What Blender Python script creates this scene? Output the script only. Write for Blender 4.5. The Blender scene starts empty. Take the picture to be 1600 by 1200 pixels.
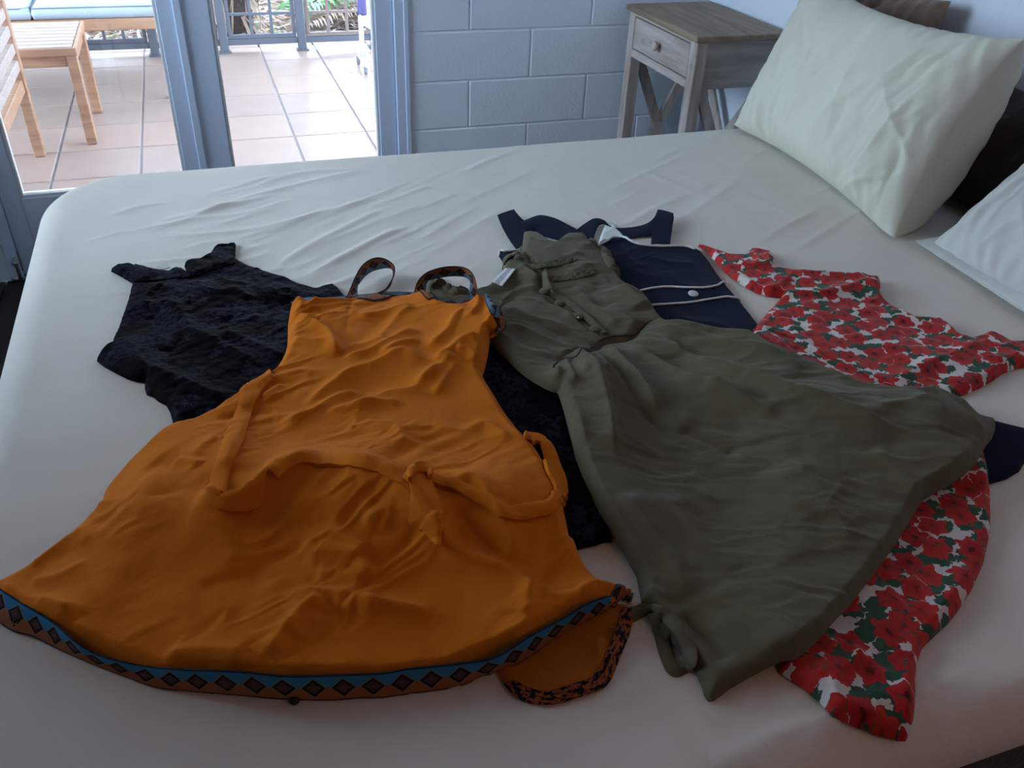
import bpy, bmesh, math, random
import numpy as np
from mathutils import Vector, Matrix

random.seed(7)
rng = np.random.default_rng(7)
SC = bpy.context.scene
COL = SC.collection

# ------------------------------------------------------------------ camera
F_PX = 1341.3
CAM = np.array([0.0, 0.0, 1.40])
_y, _p, _r = np.radians([20.39, 34.37, 2.70])
FWD = np.array([math.sin(_y)*math.cos(_p), math.cos(_y)*math.cos(_p), -math.sin(_p)])
_rt = np.array([math.cos(_y), -math.sin(_y), 0.0])
_up = np.cross(_rt, FWD)
RGT = math.cos(_r)*_rt + math.sin(_r)*_up
UPV = -math.sin(_r)*_rt + math.cos(_r)*_up
cd = bpy.data.cameras.new('camera')
cd.sensor_width = 36.0
cd.lens = F_PX/1600*36.0
cd.clip_start = 0.02
cam = bpy.data.objects.new('camera', cd)
COL.objects.link(cam)
cam.matrix_world = Matrix([[RGT[0], UPV[0], -FWD[0], CAM[0]], [RGT[1], UPV[1], -FWD[1], CAM[1]],
                           [RGT[2], UPV[2], -FWD[2], CAM[2]], [0, 0, 0, 1]])
SC.camera = cam

# ------------------------------------------------------------------ world, light, exposure
w = bpy.data.worlds.new('sky'); SC.world = w; w.use_nodes = True
bg = w.node_tree.nodes['Background']
bg.inputs[0].default_value = (0.66, 0.81, 1.0, 1)
bg.inputs[1].default_value = 14.5
SC.view_settings.view_transform = 'Standard'
SC.view_settings.look = 'None'
SC.view_settings.gamma = 1.0
SC.view_settings.exposure = 0.0
SC.view_settings.use_curve_mapping = False

def portal(name, loc, rot, sx, sy):
    l = bpy.data.lights.new(name, 'AREA'); l.shape = 'RECTANGLE'; l.size = sx; l.size_y = sy
    l.cycles.is_portal = True
    o = bpy.data.objects.new(name, l); o.location = loc; o.rotation_euler = rot; COL.objects.link(o)
portal('door_portal', (-0.02, 3.06, 1.08), (math.radians(-90), 0, 0), 1.30, 2.1)
portal('added_window_portal', (-1.82, 2.15, 1.68), (0, math.radians(-90), 0), 1.4, 1.4)  # sky sampling for the added left window
portal('veranda_portal', (0.2, 6.25, 1.2), (math.radians(-90), 0, 0), 9.0, 2.5)

# unseen warm fill light, added behind the camera to tint the near bed
ll = bpy.data.lights.new('fill_lamp', 'POINT'); ll.energy = 6.5; ll.color = (1.0, 0.46, 0.24); ll.shadow_soft_size = 0.16
lo = bpy.data.objects.new('fill_lamp', ll); lo.location = (1.0, -0.75, 2.05); COL.objects.link(lo)

# ------------------------------------------------------------------ dimensions
BT = 0.66                       # top of the bed
WY = 2.95                       # wall with the doors
WX = 1.80                       # headboard wall
BX0, BX1, BY0, BY1 = -0.372, 1.775, 0.318, 2.09

# ------------------------------------------------------------------ node helper and materials
class NT:
    def __init__(s, name):
        s.m = bpy.data.materials.new(name); s.m.use_nodes = True
        s.t = s.m.node_tree; s.b = s.t.nodes['Principled BSDF']; s.out = s.t.nodes['Material Output']
    def n(s, kind, **kw):
        nd = s.t.nodes.new('ShaderNode'+kind)
        for k, v in kw.items(): setattr(nd, k, v)
        return nd
    def set(s, sock, v):
        if isinstance(v, bpy.types.NodeSocket): s.t.links.new(v, sock)
        else:
            if hasattr(sock.default_value, '__len__') and not hasattr(v, '__len__'): v = (v,)*len(sock.default_value)
            if hasattr(v, '__len__') and len(sock.default_value) == 4 and len(v) == 3: v = (*v, 1)
            sock.default_value = v
    def math(s, op, a, b=0.0, c=0.0):
        nd = s.n('Math', operation=op); s.set(nd.inputs[0], a); s.set(nd.inputs[1], b); s.set(nd.inputs[2], c)
        return nd.outputs[0]
    def vmath(s, op, a, b=(0, 0, 0)):
        nd = s.n('VectorMath', operation=op); s.set(nd.inputs[0], a); s.set(nd.inputs[1], b)
        return nd.outputs[0]
    def mix(s, f, a, b):
        nd = s.n('Mix', data_type='RGBA'); s.set(nd.inputs[0], f); s.set(nd.inputs[6], a); s.set(nd.inputs[7], b)
        return nd.outputs[2]
    def ramp(s, f, stops, interp='LINEAR'):
        nd = s.n('ValToRGB'); cr = nd.color_ramp; cr.interpolation = interp
        while len(cr.elements) < len(stops): cr.elements.new(0.5)
        for e, (p, c) in zip(cr.elements, stops):
            e.position = p; e.color = (*c, 1) if len(c) == 3 else c
        s.set(nd.inputs[0], f); return nd.outputs[0]
    def obj(s): return s.n('TexCoord').outputs['Object']
    def uv(s): return s.n('TexCoord').outputs['UV']
    def scale(s, v, k):
        nd = s.n('Mapping'); s.set(nd.inputs[0], v); nd.inputs['Scale'].default_value = k if hasattr(k, '__len__') else (k, k, k)
        return nd.outputs[0]
    def noise(s, v, sc, det=3.0, rough=0.55):
        nd = s.n('TexNoise'); s.set(nd.inputs['Vector'], v); nd.inputs['Scale'].default_value = sc
        nd.inputs['Detail'].default_value = det; nd.inputs['Roughness'].default_value = rough
        return nd.outputs['Fac']
    def bump(s, h, dist, strength=1.0, prev=None):
        nd = s.n('Bump'); s.set(nd.inputs['Height'], h); nd.inputs['Distance'].default_value = dist
        nd.inputs['Strength'].default_value = strength
        if prev is not None: s.set(nd.inputs['Normal'], prev)
        s.set(s.b.inputs['Normal'], nd.outputs[0]); return nd.outputs[0]
    def p(s, **kw):
        al = dict(col='Base Color', rough='Roughness', spec='Specular IOR Level', metal='Metallic', sheen='Sheen Weight')
        for k, v in kw.items(): s.set(s.b.inputs[al.get(k, k)], v)
        return s

def plain(name, col, rough=0.6, var=0.08, nscale=9.0, bump=0.0, bscale=200.0, spec=0.3, sheen=0.0, metal=0.0):
    t = NT(name); o = t.obj(); f = t.noise(o, nscale)
    c0 = tuple(max(0, c*(1-var)) for c in col); c1 = tuple(min(1, c*(1+var)) for c in col)
    t.p(col=t.mix(f, c0, c1), rough=rough, spec=spec, sheen=sheen, metal=metal)
    if bump: t.bump(t.noise(o, bscale, 2.0), bump)
    return t.m

def weave(name, col, rough=0.85, var=0.12, thread=0.0012, bump=0.0004, sheen=0.15, crease=0.0, nscale=14, col2=None):
    t = NT(name); o = t.obj(); f = t.noise(o, nscale, 4.0)
    c1 = col2 or tuple(min(1, c*(1+var)) for c in col); c0 = tuple(c*(1-var) for c in col)
    th = t.math('ADD', t.noise(t.scale(o, (1.0, 0.35, 0.6)), 0.5/thread, 2.0), t.noise(t.scale(o, (0.35, 1.0, 0.6)), 0.5/thread, 2.0))
    t.p(col=t.mix(f, c0, c1), rough=rough, spec=0.05, sheen=sheen)
    b = t.bump(th, bump, 0.5)
    if crease: t.bump(t.noise(o, 38, 5.0, 0.6), crease, 0.7, b)
    return t.m

def wood(name, col, dark, scale=(3, 40, 40), rough=0.55, knots=False, bump=0.0006):
    t = NT(name); o = t.scale(t.obj(), scale); f = t.noise(o, 1.6, 6.0, 0.6)
    c = t.ramp(f, [(0.3, dark), (0.62, col), (0.8, tuple(min(1, x*1.1) for x in col))])
    if knots:
        v = t.n('TexVoronoi'); t.set(v.inputs['Vector'], t.obj()); v.inputs['Scale'].default_value = 9
        k = t.math('LESS_THAN', v.outputs['Distance'], 0.11)
        c = t.mix(t.math('MULTIPLY', k, 0.55), c, dark)
    t.p(col=c, rough=rough, spec=0.3); t.bump(f, bump); return t.m

M = {}
M['sheet'] = weave('cream_cotton_sheet', (0.76, 0.715, 0.635), var=0.03, thread=0.002, bump=0.0003, crease=0.0016, sheen=0.05)
M['pillow'] = weave('cream_pillow_linen', (0.66, 0.655, 0.55), var=0.04, thread=0.002, bump=0.0003, crease=0.0022, sheen=0.05)
M['pillow_grey'] = weave('pale_grey_pillow_cotton', (0.60, 0.61, 0.57), var=0.04, thread=0.002, bump=0.0003, crease=0.002, sheen=0.05)
M['brown_plush'] = weave('brown_plush', (0.17, 0.115, 0.085), var=0.5, thread=0.004, bump=0.002, crease=0.006, sheen=0.5, nscale=30)
M['dark_plush'] = weave('dark_brown_plush', (0.035, 0.027, 0.024), var=0.4, thread=0.004, bump=0.002, crease=0.004, sheen=0.2, nscale=30)
M['orange'] = weave('mustard_orange_cotton', (0.62, 0.166, 0.011), var=0.06, thread=0.0016, bump=0.00035, crease=0.0030, sheen=0.03)
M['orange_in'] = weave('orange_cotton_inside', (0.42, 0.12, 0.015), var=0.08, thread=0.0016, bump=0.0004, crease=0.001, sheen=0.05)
M['green'] = weave('olive_green_cotton', (0.118, 0.107, 0.064), var=0.25, thread=0.0022, bump=0.0006, crease=0.0022, sheen=0.12, nscale=20)
M['green_groove_shade'] = plain('olive_groove_shade', (0.03, 0.03, 0.018), 0.9)  # dark tone that paints shade into the seam grooves
M['navy'] = weave('navy_cotton', (0.007, 0.011, 0.030), var=0.1, thread=0.0016, bump=0.0003, crease=0.001, sheen=0.05)
M['white_piping'] = plain('white_piping_cotton', (0.75, 0.75, 0.74), 0.8, 0.03)
M['white_lining'] = weave('white_lining_cotton', (0.68, 0.73, 0.68), var=0.03, thread=0.002, bump=0.0003)
M['pearl'] = plain('pale_grey_plastic', (0.6, 0.62, 0.63), 0.35, 0.05, spec=0.5)
M['black_bead'] = plain('black_plastic', (0.008, 0.008, 0.01), 0.4)

# black lace: bumpy flowers, with some highlights painted as paler bluish patches
t = NT('black_lace'); o = t.obj()
v = t.n('TexVoronoi'); t.set(v.inputs['Vector'], t.vmath('ADD', t.scale(o, 1.0), t.scale(o, 0.0))); v.inputs['Scale'].default_value = 70
nz = t.noise(o, 120, 4.0, 0.7)
nl = t.noise(o, 16, 3.0)
pt = t.math('MULTIPLY', t.math('GREATER_THAN', nl, 0.50), t.math('GREATER_THAN', nz, 0.48))
t.p(col=t.mix(pt, (0.0012, 0.0012, 0.003), (0.013, 0.013, 0.026)), rough=0.65, spec=0.03, sheen=0.0)
b = t.bump(t.math('SUBTRACT', 1.0, v.outputs['Distance']), 0.0025, 0.8)
t.bump(nz, 0.0022, 0.8, b)
M['lace'] = t.m

# red floral print
t = NT('red_floral_print'); o = t.vmath('MULTIPLY', t.obj(), (1, 1, 0))
nd = t.n('TexNoise'); t.set(nd.inputs['Vector'], o); nd.inputs['Scale'].default_value = 80; nd.inputs['Detail'].default_value = 2
wob = t.vmath('MULTIPLY', t.vmath('SUBTRACT', nd.outputs['Color'], (0.5, 0.5, 0.5)), (0.014, 0.014, 0))
ow = t.vmath('ADD', o, wob)
S = 27.0
v = t.n('TexVoronoi', voronoi_dimensions='2D'); t.set(v.inputs['Vector'], ow); v.inputs['Scale'].default_value = S; v.inputs['Randomness'].default_value = 0.62
dv = t.vmath('SUBTRACT', t.vmath('MULTIPLY', ow, (S, S, 0)), t.vmath('MULTIPLY', v.outputs['Position'], (S, S, 0)))
sx = t.n('SeparateXYZ'); t.set(sx.inputs[0], dv)
ang = t.math('ARCTAN2', sx.outputs[1], sx.outputs[0])
sc_ = t.n('SeparateColor'); t.set(sc_.inputs[0], v.outputs['Color'])
ph = t.math('MULTIPLY', sc_.outputs[0], 6.28)
pet = t.math('COSINE', t.math('ADD', t.math('MULTIPLY', ang, 6.0), ph))
thr = t.math('ADD', t.math('MULTIPLY', pet, 0.065), 0.475)
d = v.outputs['Distance']
ve = t.n('TexVoronoi', voronoi_dimensions='2D', feature='DISTANCE_TO_EDGE'); t.set(ve.inputs['Vector'], ow); ve.inputs['Scale'].default_value = S; ve.inputs['Randomness'].default_value = 0.62
flower = t.math('MULTIPLY', t.math('LESS_THAN', d, thr), t.math('GREATER_THAN', ve.outputs['Distance'], 0.010))
rel = t.math('DIVIDE', d, thr)
redc = t.ramp(rel, [(0.0, (0.05, 0.002, 0.005)), (0.16, (0.09, 0.002, 0.006)), (0.26, (0.36, 0.008, 0.012)), (0.75, (0.46, 0.013, 0.014)), (0.9, (0.52, 0.022, 0.018)), (1.0, (0.30, 0.006, 0.010))])
petal = t.math('MULTIPLY', t.math('GREATER_THAN', pet, 0.9), t.math('GREATER_THAN', rel, 0.35))
redc = t.mix(t.math('MULTIPLY', petal, 0.35), redc, (0.22, 0.004, 0.01))
redc = t.mix(t.math('MULTIPLY', sc_.outputs[1], 0.35), redc, (0.65, 0.05, 0.02))
v2 = t.n('TexVoronoi', voronoi_dimensions='2D'); t.set(v2.inputs['Vector'], t.vmath('MULTIPLY', t.vmath('ADD', ow, (3.1, 1.7, 0)), (1.0, 1.7, 1))); v2.inputs['Scale'].default_value = 31; v2.inputs['Randomness'].default_value = 1.0
leaf = t.math('LESS_THAN', v2.outputs['Distance'], 0.46)
lc = t.mix(t.noise(o, 90, 2), (0.014, 0.045, 0.020), (0.05, 0.12, 0.075))
nd2 = t.n('TexNoise'); t.set(nd2.inputs['Vector'], o); nd2.inputs['Scale'].default_value = 170; nd2.inputs['Detail'].default_value = 2
t.set(v2.inputs['Vector'], t.vmath('MULTIPLY', t.vmath('ADD', t.vmath('ADD', ow, (3.1, 1.7, 0)), t.vmath('MULTIPLY', t.vmath('SUBTRACT', nd2.outputs['Color'], (0.5, 0.5, 0.5)), (0.014, 0.014, 0))), (1.0, 1.6, 1)))
base = t.mix(leaf, (0.66, 0.60, 0.57), lc)
leaf2 = t.math('LESS_THAN', v2.outputs['Distance'], 0.085)
col = t.mix(flower, base, redc)
col = t.mix(leaf2, col, lc)
t.p(col=col, rough=0.75, spec=0.2, sheen=0.1)
t.bump(t.noise(o, 60, 4), 0.0012, 0.6)
M['floral'] = t.m

# woven trim with diamonds (u along in metres, v across 0..1)
def trim_mat(name, period, mirror=False, faded=False):
    t = NT(name); s = t.n('SeparateXYZ'); t.set(s.inputs[0], t.uv())
    u, vv = s.outputs[0], s.outputs[1]
    a = t.math('ABSOLUTE', t.math('SUBTRACT', t.math('MULTIPLY', t.math('FRACT', t.math('DIVIDE', u, period)), 2.0), 1.0))
    b = t.math('ABSOLUTE', t.math('SUBTRACT', t.math('MULTIPLY', vv, 2.0), 1.0))
    m = t.math('ADD', t.math('MULTIPLY', a, 0.88), b)
    dia = t.ramp(m, [(0.0, (0.18, 0.07, 0.03)), (0.09, (0.05, 0.03, 0.045)), (0.17, (0.085, 0.05, 0.06)), (0.27, (0.022, 0.012, 0.014)),
                     (0.35, (0.11, 0.06, 0.05)), (0.43, (0.012, 0.009, 0.012)), (0.72, (0.26, 0.17, 0.085))], 'CONSTANT')
    che = t.math('GREATER_THAN', t.math('FRACT', t.math('MULTIPLY', m, 7.0)), 0.72)
    blue = t.mix(che, (0.035, 0.22, 0.42), (0.02, 0.07, 0.16))
    org = t.mix(che, (0.36, 0.115, 0.045), (0.10, 0.035, 0.022))
    if faded: blue = t.mix(0.45, blue, (0.18, 0.19, 0.17))
    up = t.math('GREATER_THAN', vv, 0.5)
    bgc = t.mix(up, org, blue)
    c = t.mix(t.math('LESS_THAN', m, 0.80), bgc, dia)
    c = t.mix(t.math('GREATER_THAN', b, 0.90), c, (0.012, 0.016, 0.03))
    wv = t.noise(t.scale(t.uv(), (1500, 40, 1)), 1.0, 1.0)
    t.p(col=c, rough=0.8, spec=0.15); t.bump(wv, 0.0006, 0.6)
    return t.m
M['trim'] = trim_mat('woven_diamond_trim', 0.0285)
M['trim_strap'] = trim_mat('woven_diamond_strap', 0.030, faded=True)
# reverse of the trim: floating threads
t = NT('woven_trim_reverse'); s = t.uv()
f = t.noise(t.scale(s, (95, 3.4, 1)), 1.0, 2.0); f2 = t.noise(t.scale(s, (70, 2.6, 1)), 2.1, 2.0)
c = t.ramp(f, [(0.0, (0.013, 0.011, 0.015)), (0.45, (0.02, 0.016, 0.02)), (0.5, (0.34, 0.085, 0.03)), (0.62, (0.14, 0.06, 0.03)), (0.68, (0.03, 0.02, 0.02))], 'CONSTANT')
c = t.mix(t.math('GREATER_THAN', f2, 0.62), c, (0.06, 0.055, 0.07))
t.p(col=c, rough=0.85, spec=0.1); t.bump(f, 0.0012, 0.7); M['trim_back'] = t.m
# printed care label
t = NT('printed_care_label'); s = t.uv(); q = t.noise(t.scale(s, (900, 14, 1)), 1.0, 1.0)
sp = t.n('SeparateXYZ'); t.set(sp.inputs[0], s)
band = t.math('MULTIPLY', t.math('GREATER_THAN', q, 0.5), t.math('LESS_THAN', t.math('ABSOLUTE', t.math('SUBTRACT', sp.outputs[1], 0.5)), 0.22))
t.p(col=t.mix(band, (0.72, 0.72, 0.74), (0.05, 0.07, 0.08)), rough=0.6); M['label'] = t.m
# eyelet embroidery
t = NT('olive_eyelet_embroidery'); o = t.obj(); v = t.n('TexVoronoi'); t.set(v.inputs['Vector'], o); v.inputs['Scale'].default_value = 130
hole = t.math('LESS_THAN', v.outputs['Distance'], 0.22)
t.p(col=t.mix(hole, (0.10, 0.105, 0.06), (0.012, 0.014, 0.012)), rough=0.9, spec=0.1); t.bump(v.outputs['Distance'], 0.003, 0.8); M['eyelet'] = t.m

M['white_paint'] = plain('white_wall_paint', (0.79, 0.87, 0.975), 0.7, 0.02, bump=0.0012, bscale=90)
M['mortar'] = plain('painted_mortar', (0.77, 0.85, 0.955), 0.8, 0.03, bump=0.0015, bscale=60)
M['door_paint'] = plain('white_gloss_door_paint', (0.62, 0.73, 0.90), 0.42, 0.02, spec=0.4)
M['bead_paint'] = plain('white_glazing_bead', (0.80, 0.82, 0.84), 0.4, 0.02)
M['ceiling'] = plain('ceiling_paint', (0.25, 0.19, 0.15), 0.9, 0.02)
M['metal'] = plain('brushed_steel', (0.45, 0.46, 0.48), 0.35, 0.05, metal=0.9)
M['dark_floor'] = wood('dark_stained_timber', (0.020, 0.014, 0.012), (0.008, 0.006, 0.006), (30, 2, 30), 0.5)
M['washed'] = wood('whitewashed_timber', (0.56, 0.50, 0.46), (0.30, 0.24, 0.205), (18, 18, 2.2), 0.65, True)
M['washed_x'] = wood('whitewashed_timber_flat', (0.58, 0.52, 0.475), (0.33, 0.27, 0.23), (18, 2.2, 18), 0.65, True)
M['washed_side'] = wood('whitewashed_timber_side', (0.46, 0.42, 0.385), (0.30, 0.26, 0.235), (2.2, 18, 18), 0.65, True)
M['tan_top'] = wood('tan_timber_top', (0.36, 0.27, 0.185), (0.21, 0.15, 0.10), (22, 2.5, 22), 0.6)
M['gap_shade'] = plain('drawer_gap_shade', (0.02, 0.015, 0.012), 0.9)
M['teak'] = wood('oiled_teak', (0.44, 0.25, 0.155), (0.31, 0.165, 0.095), (3, 30, 30), 0.45)
M['teak_grey'] = wood('weathered_teak', (0.44, 0.36, 0.32), (0.32, 0.25, 0.215), (3, 40, 40), 0.55)
M['cushion'] = weave('pale_blue_grey_cushion', (0.36, 0.41, 0.46), var=0.04, thread=0.003, bump=0.0005)
M['cushion_pipe'] = plain('grey_cushion_piping', (0.16, 0.19, 0.23), 0.8)
M['fence'] = plain('slate_grey_steel_paint', (0.115, 0.125, 0.155), 0.5, 0.1, spec=0.4)
M['fence_brown'] = plain('faded_brown_steel_paint', (0.23, 0.18, 0.16), 0.55, 0.15)
M['white_plastic'] = plain('white_coated_tube', (0.72, 0.72, 0.74), 0.4, 0.03)
M['grey_plastic'] = plain('grey_caster', (0.22, 0.23, 0.27), 0.5)
M['cloth_white'] = weave('white_laundry_cotton', (0.74, 0.75, 0.80), var=0.03, thread=0.003)
M['cloth_violet'] = weave('violet_laundry_cotton', (0.10, 0.09, 0.22), var=0.1, thread=0.003)
t = NT('terracotta_glazed_tile'); o = t.n('ObjectInfo').outputs['Random']; f = t.noise(t.n('TexCoord').outputs['Object'], 7.0, 4)
c = t.mix(f, (0.385, 0.28, 0.245), (0.45, 0.355, 0.315)); c = t.mix(t.math('MULTIPLY', o, 0.35), c, (0.54, 0.37, 0.29))
t.p(col=c, rough=t.math('ADD', 0.17, t.math('MULTIPLY', f, 0.14)), spec=0.26); t.bump(t.noise(t.n('TexCoord').outputs['Object'], 5.0, 3), 0.002, 0.25); M['tile'] = t.m
M['grout'] = plain('grey_grout', (0.34, 0.31, 0.32), 0.9, 0.1)
M['soil'] = plain('leaf_strewn_soil', (0.22, 0.15, 0.11), 0.95, 0.5, 25, 0.02, 30)
M['leaf_dry'] = plain('dry_leaf', (0.44, 0.31, 0.25), 0.8, 0.4, 30)
M['leaf_pale'] = plain('bleached_leaf', (0.66, 0.60, 0.56), 0.8, 0.2, 30)
M['leaf_green'] = plain('green_leaf', (0.07, 0.19, 0.05), 0.5, 0.35, 20)
M['frond_green'] = plain('palm_green', (0.075, 0.20, 0.06), 0.45, 0.3, 12)
M['hedge'] = plain('hedge_green', (0.035, 0.09, 0.025), 0.8, 0.5, 8)
M['trunk'] = plain('palm_trunk_bark', (0.06, 0.04, 0.036), 0.95, 0.45, 25, 0.01, 40)
M['fibre'] = plain('palm_fibre', (0.34, 0.26, 0.19), 0.9, 0.25)
M['roof_under'] = plain('added_roof_lining', (0.55, 0.54, 0.52), 0.8, 0.03)
M['rail_paint'] = plain('dark_roof_beam_paint', (0.2, 0.2, 0.22), 0.6)
# clear glass as the panes of a door: thin, mostly transparent with a reflection
t = NT('clear_pane_glass'); t.t.nodes.remove(t.b)
tr = t.n('BsdfTransparent'); tr.inputs[0].default_value = (0.95, 0.97, 0.98, 1); gl = t.n('BsdfGlossy'); gl.inputs['Roughness'].default_value = 0.02
fr = t.n('Fresnel'); fr.inputs[0].default_value = 1.45; mx = t.n('MixShader')
t.set(mx.inputs[0], fr.outputs[0]); t.t.links.new(tr.outputs[0], mx.inputs[1]); t.t.links.new(gl.outputs[0], mx.inputs[2])
t.t.links.new(mx.outputs[0], t.out.inputs[0]); M['glass'] = t.m

# ------------------------------------------------------------------ object helpers
def origin(p):
    o = np.zeros(3)
    while p is not None:
        o += np.array(p.location); p = p.parent
    return o

def tag(o, label=None, cat=None, group=None, kind=None):
    if label: o['label'] = label
    if cat: o['category'] = cat
    if group: o['group'] = group
    if kind: o['kind'] = kind
    return o

def thing(name, label, cat, loc, group=None):
    o = bpy.data.objects.new(name, None); o.location = loc; o.empty_display_size = 0.1; COL.objects.link(o)
    return tag(o, label, cat, group)

def struct(name, loc=(0, 0, 0)):
    o = bpy.data.objects.new(name, None); o.location = loc; o.empty_display_size = 0.1; COL.objects.link(o)
    o['kind'] = 'structure'; return o

def mk(name, V, F, mat, parent=None, smooth=True, uv=None, loc=None):
    """one mesh object from world-space vertices; the origin is the parent's, or loc"""
    V = np.asarray(V, float)
    off = origin(parent) if parent is not None else np.zeros(3)
    L = np.zeros(3) if loc is None else np.asarray(loc, float) - off
    V = V - off - L
    me = bpy.data.meshes.new(name)
    if isinstance(F, np.ndarray):
        k = F.shape[1]; me.vertices.add(len(V)); me.vertices.foreach_set('co', V.astype(np.float32).ravel())
        me.loops.add(F.size); me.loops.foreach_set('vertex_index', F.astype(np.int32).ravel())
        me.polygons.add(len(F)); me.polygons.foreach_set('loop_start', np.arange(0, F.size, k, dtype=np.int32))
        me.update(calc_edges=True)
    else:
        me.from_pydata([tuple(v) for v in V], [], F)
    if smooth: me.polygons.foreach_set('use_smooth', np.ones(len(me.polygons), bool))
    if uv is not None:
        ul = me.uv_layers.new(name='UVMap'); li = np.empty(len(me.loops), np.int32); me.loops.foreach_get('vertex_index', li)
        ul.data.foreach_set('uv', np.asarray(uv, np.float32)[li].ravel())
    me.materials.append(mat if not isinstance(mat, str) else M[mat]); me.validate(); me.update()
    o = bpy.data.objects.new(name, me); o.location = L
    if parent is not None: o.parent = parent
    COL.objects.link(o); return o

def bm_obj(name, bm, mat, parent=None, smooth=False, loc=None):
    V = [tuple(v.co) for v in bm.verts]; bm.verts.index_update()
    F = [[v.index for v in f.verts] for f in bm.faces]; bm.free()
    return mk(name, V, F, mat, parent, smooth, loc=loc)

def bx(bm, x0, x1, y0, y1, z0, z1, bev=0.0, mtx=None):
    r = bmesh.ops.create_cube(bm, size=1.0)
    m = Matrix.Translation(((x0+x1)/2, (y0+y1)/2, (z0+z1)/2)) @ Matrix.Diagonal((abs(x1-x0), abs(y1-y0), abs(z1-z0), 1))
    if mtx is not None: m = mtx @ m
    bmesh.ops.transform(bm, matrix=m, verts=r['verts'])
    if bev:
        es = list({e for v in r['verts'] for e in v.link_edges})
        bmesh.ops.bevel(bm, geom=es, offset=bev, segments=1, affect='EDGES', profile=0.5)

def box(name, x0, x1, y0, y1, z0, z1, mat, parent=None, bev=0.002, loc=None):
    bm = bmesh.new(); bx(bm, x0, x1, y0, y1, z0, z1, bev); return bm_obj(name, bm, mat, parent, loc=loc)

def beam(name, a, b, wd, th, mat, parent=None, side=(0, 0, 1), bev=0.002):
    """a straight bar of section wd x th from a to b"""
    a, b = Vector(a), Vector(b); d = (b-a); L = d.length; x = d.normalized(); s = Vector(side)
    y = (s - x*s.dot(x)).normalized(); z = x.cross(y)
    m = Matrix([[x[0], y[0], z[0], (a[0]+b[0])/2], [x[1], y[1], z[1], (a[1]+b[1])/2], [x[2], y[2], z[2], (a[2]+b[2])/2], [0, 0, 0, 1]])
    bm = bmesh.new(); bx(bm, -L/2, L/2, -wd/2, wd/2, -th/2, th/2, bev, m); return bm_obj(name, bm, mat, parent)

def spline(P, n):
    """Catmull-Rom through P, resampled to n points evenly along its length"""
    P = np.asarray(P, float)
    if len(P) == 2:
        s = np.linspace(0, 1, n)[:, None]; return P[0]*(1-s)+P[1]*s
    Q = np.vstack([2*P[0]-P[1], P, 2*P[-1]-P[-2]]); out = []
    for i in range(1, len(Q)-2):
        tt = np.linspace(0, 1, 12, endpoint=False)[:, None]
        p0, p1, p2, p3 = Q[i-1], Q[i], Q[i+1], Q[i+2]
        out.append(0.5*((2*p1)+(-p0+p2)*tt+(2*p0-5*p1+4*p2-p3)*tt**2+(-p0+3*p1-3*p2+p3)*tt**3))
    out = np.vstack(out+[P[-1:]])
    L = np.concatenate([[0], np.cumsum(np.linalg.norm(np.diff(out, axis=0), axis=1))])
    s = np.linspace(0, L[-1], n)
    return np.stack([np.interp(s, L, out[:, k]) for k in range(out.shape[1])], 1)

def tube(name, P, r, mat, parent=None, n=60, sides=7, closed_ends=True):
    C = spline(P, n); T = np.gradient(C, axis=0); T /= np.linalg.norm(T, axis=1)[:, None]
    up = np.array([0.13, 0.21, 0.97]); A = np.cross(T, up); A /= np.linalg.norm(A, axis=1)[:, None]; B = np.cross(T, A)
    th = np.linspace(0, 2*np.pi, sides, endpoint=False)
    rr = r if np.ndim(r) else np.full(n, r)
    V = (C[:, None]+rr[:, None, None]*(np.cos(th)[None, :, None]*A[:, None]+np.sin(th)[None, :, None]*B[:, None])).reshape(-1, 3)
    F = [[i*sides+j, i*sides+(j+1) % sides, (i+1)*sides+(j+1) % sides, (i+1)*sides+j] for i in range(n-1) for j in range(sides)]
    F += [list(range(sides))[::-1], [(n-1)*sides+j for j in range(sides)]]
    return mk(name, V, F, mat, parent)

def lathe(name, prof, c, axis, mat, parent=None, n=20):
    ax = Vector(axis).normalized(); q = Vector((0, 0, 1)).rotation_difference(ax)
    V, F = [], []
    for (r, h) in prof:
        for k in range(n):
            a = 2*math.pi*k/n; V.append(q @ Vector((r*math.cos(a), r*math.sin(a), h)) + Vector(c))
    for i in range(len(prof)-1):
        for k in range(n): F.append([i*n+k, i*n+(k+1) % n, (i+1)*n+(k+1) % n, (i+1)*n+k])
    F += [list(range(n))[::-1], [(len(prof)-1)*n+k for k in range(n)]]
    return mk(name, [tuple(v) for v in V], F, mat, parent)

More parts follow.
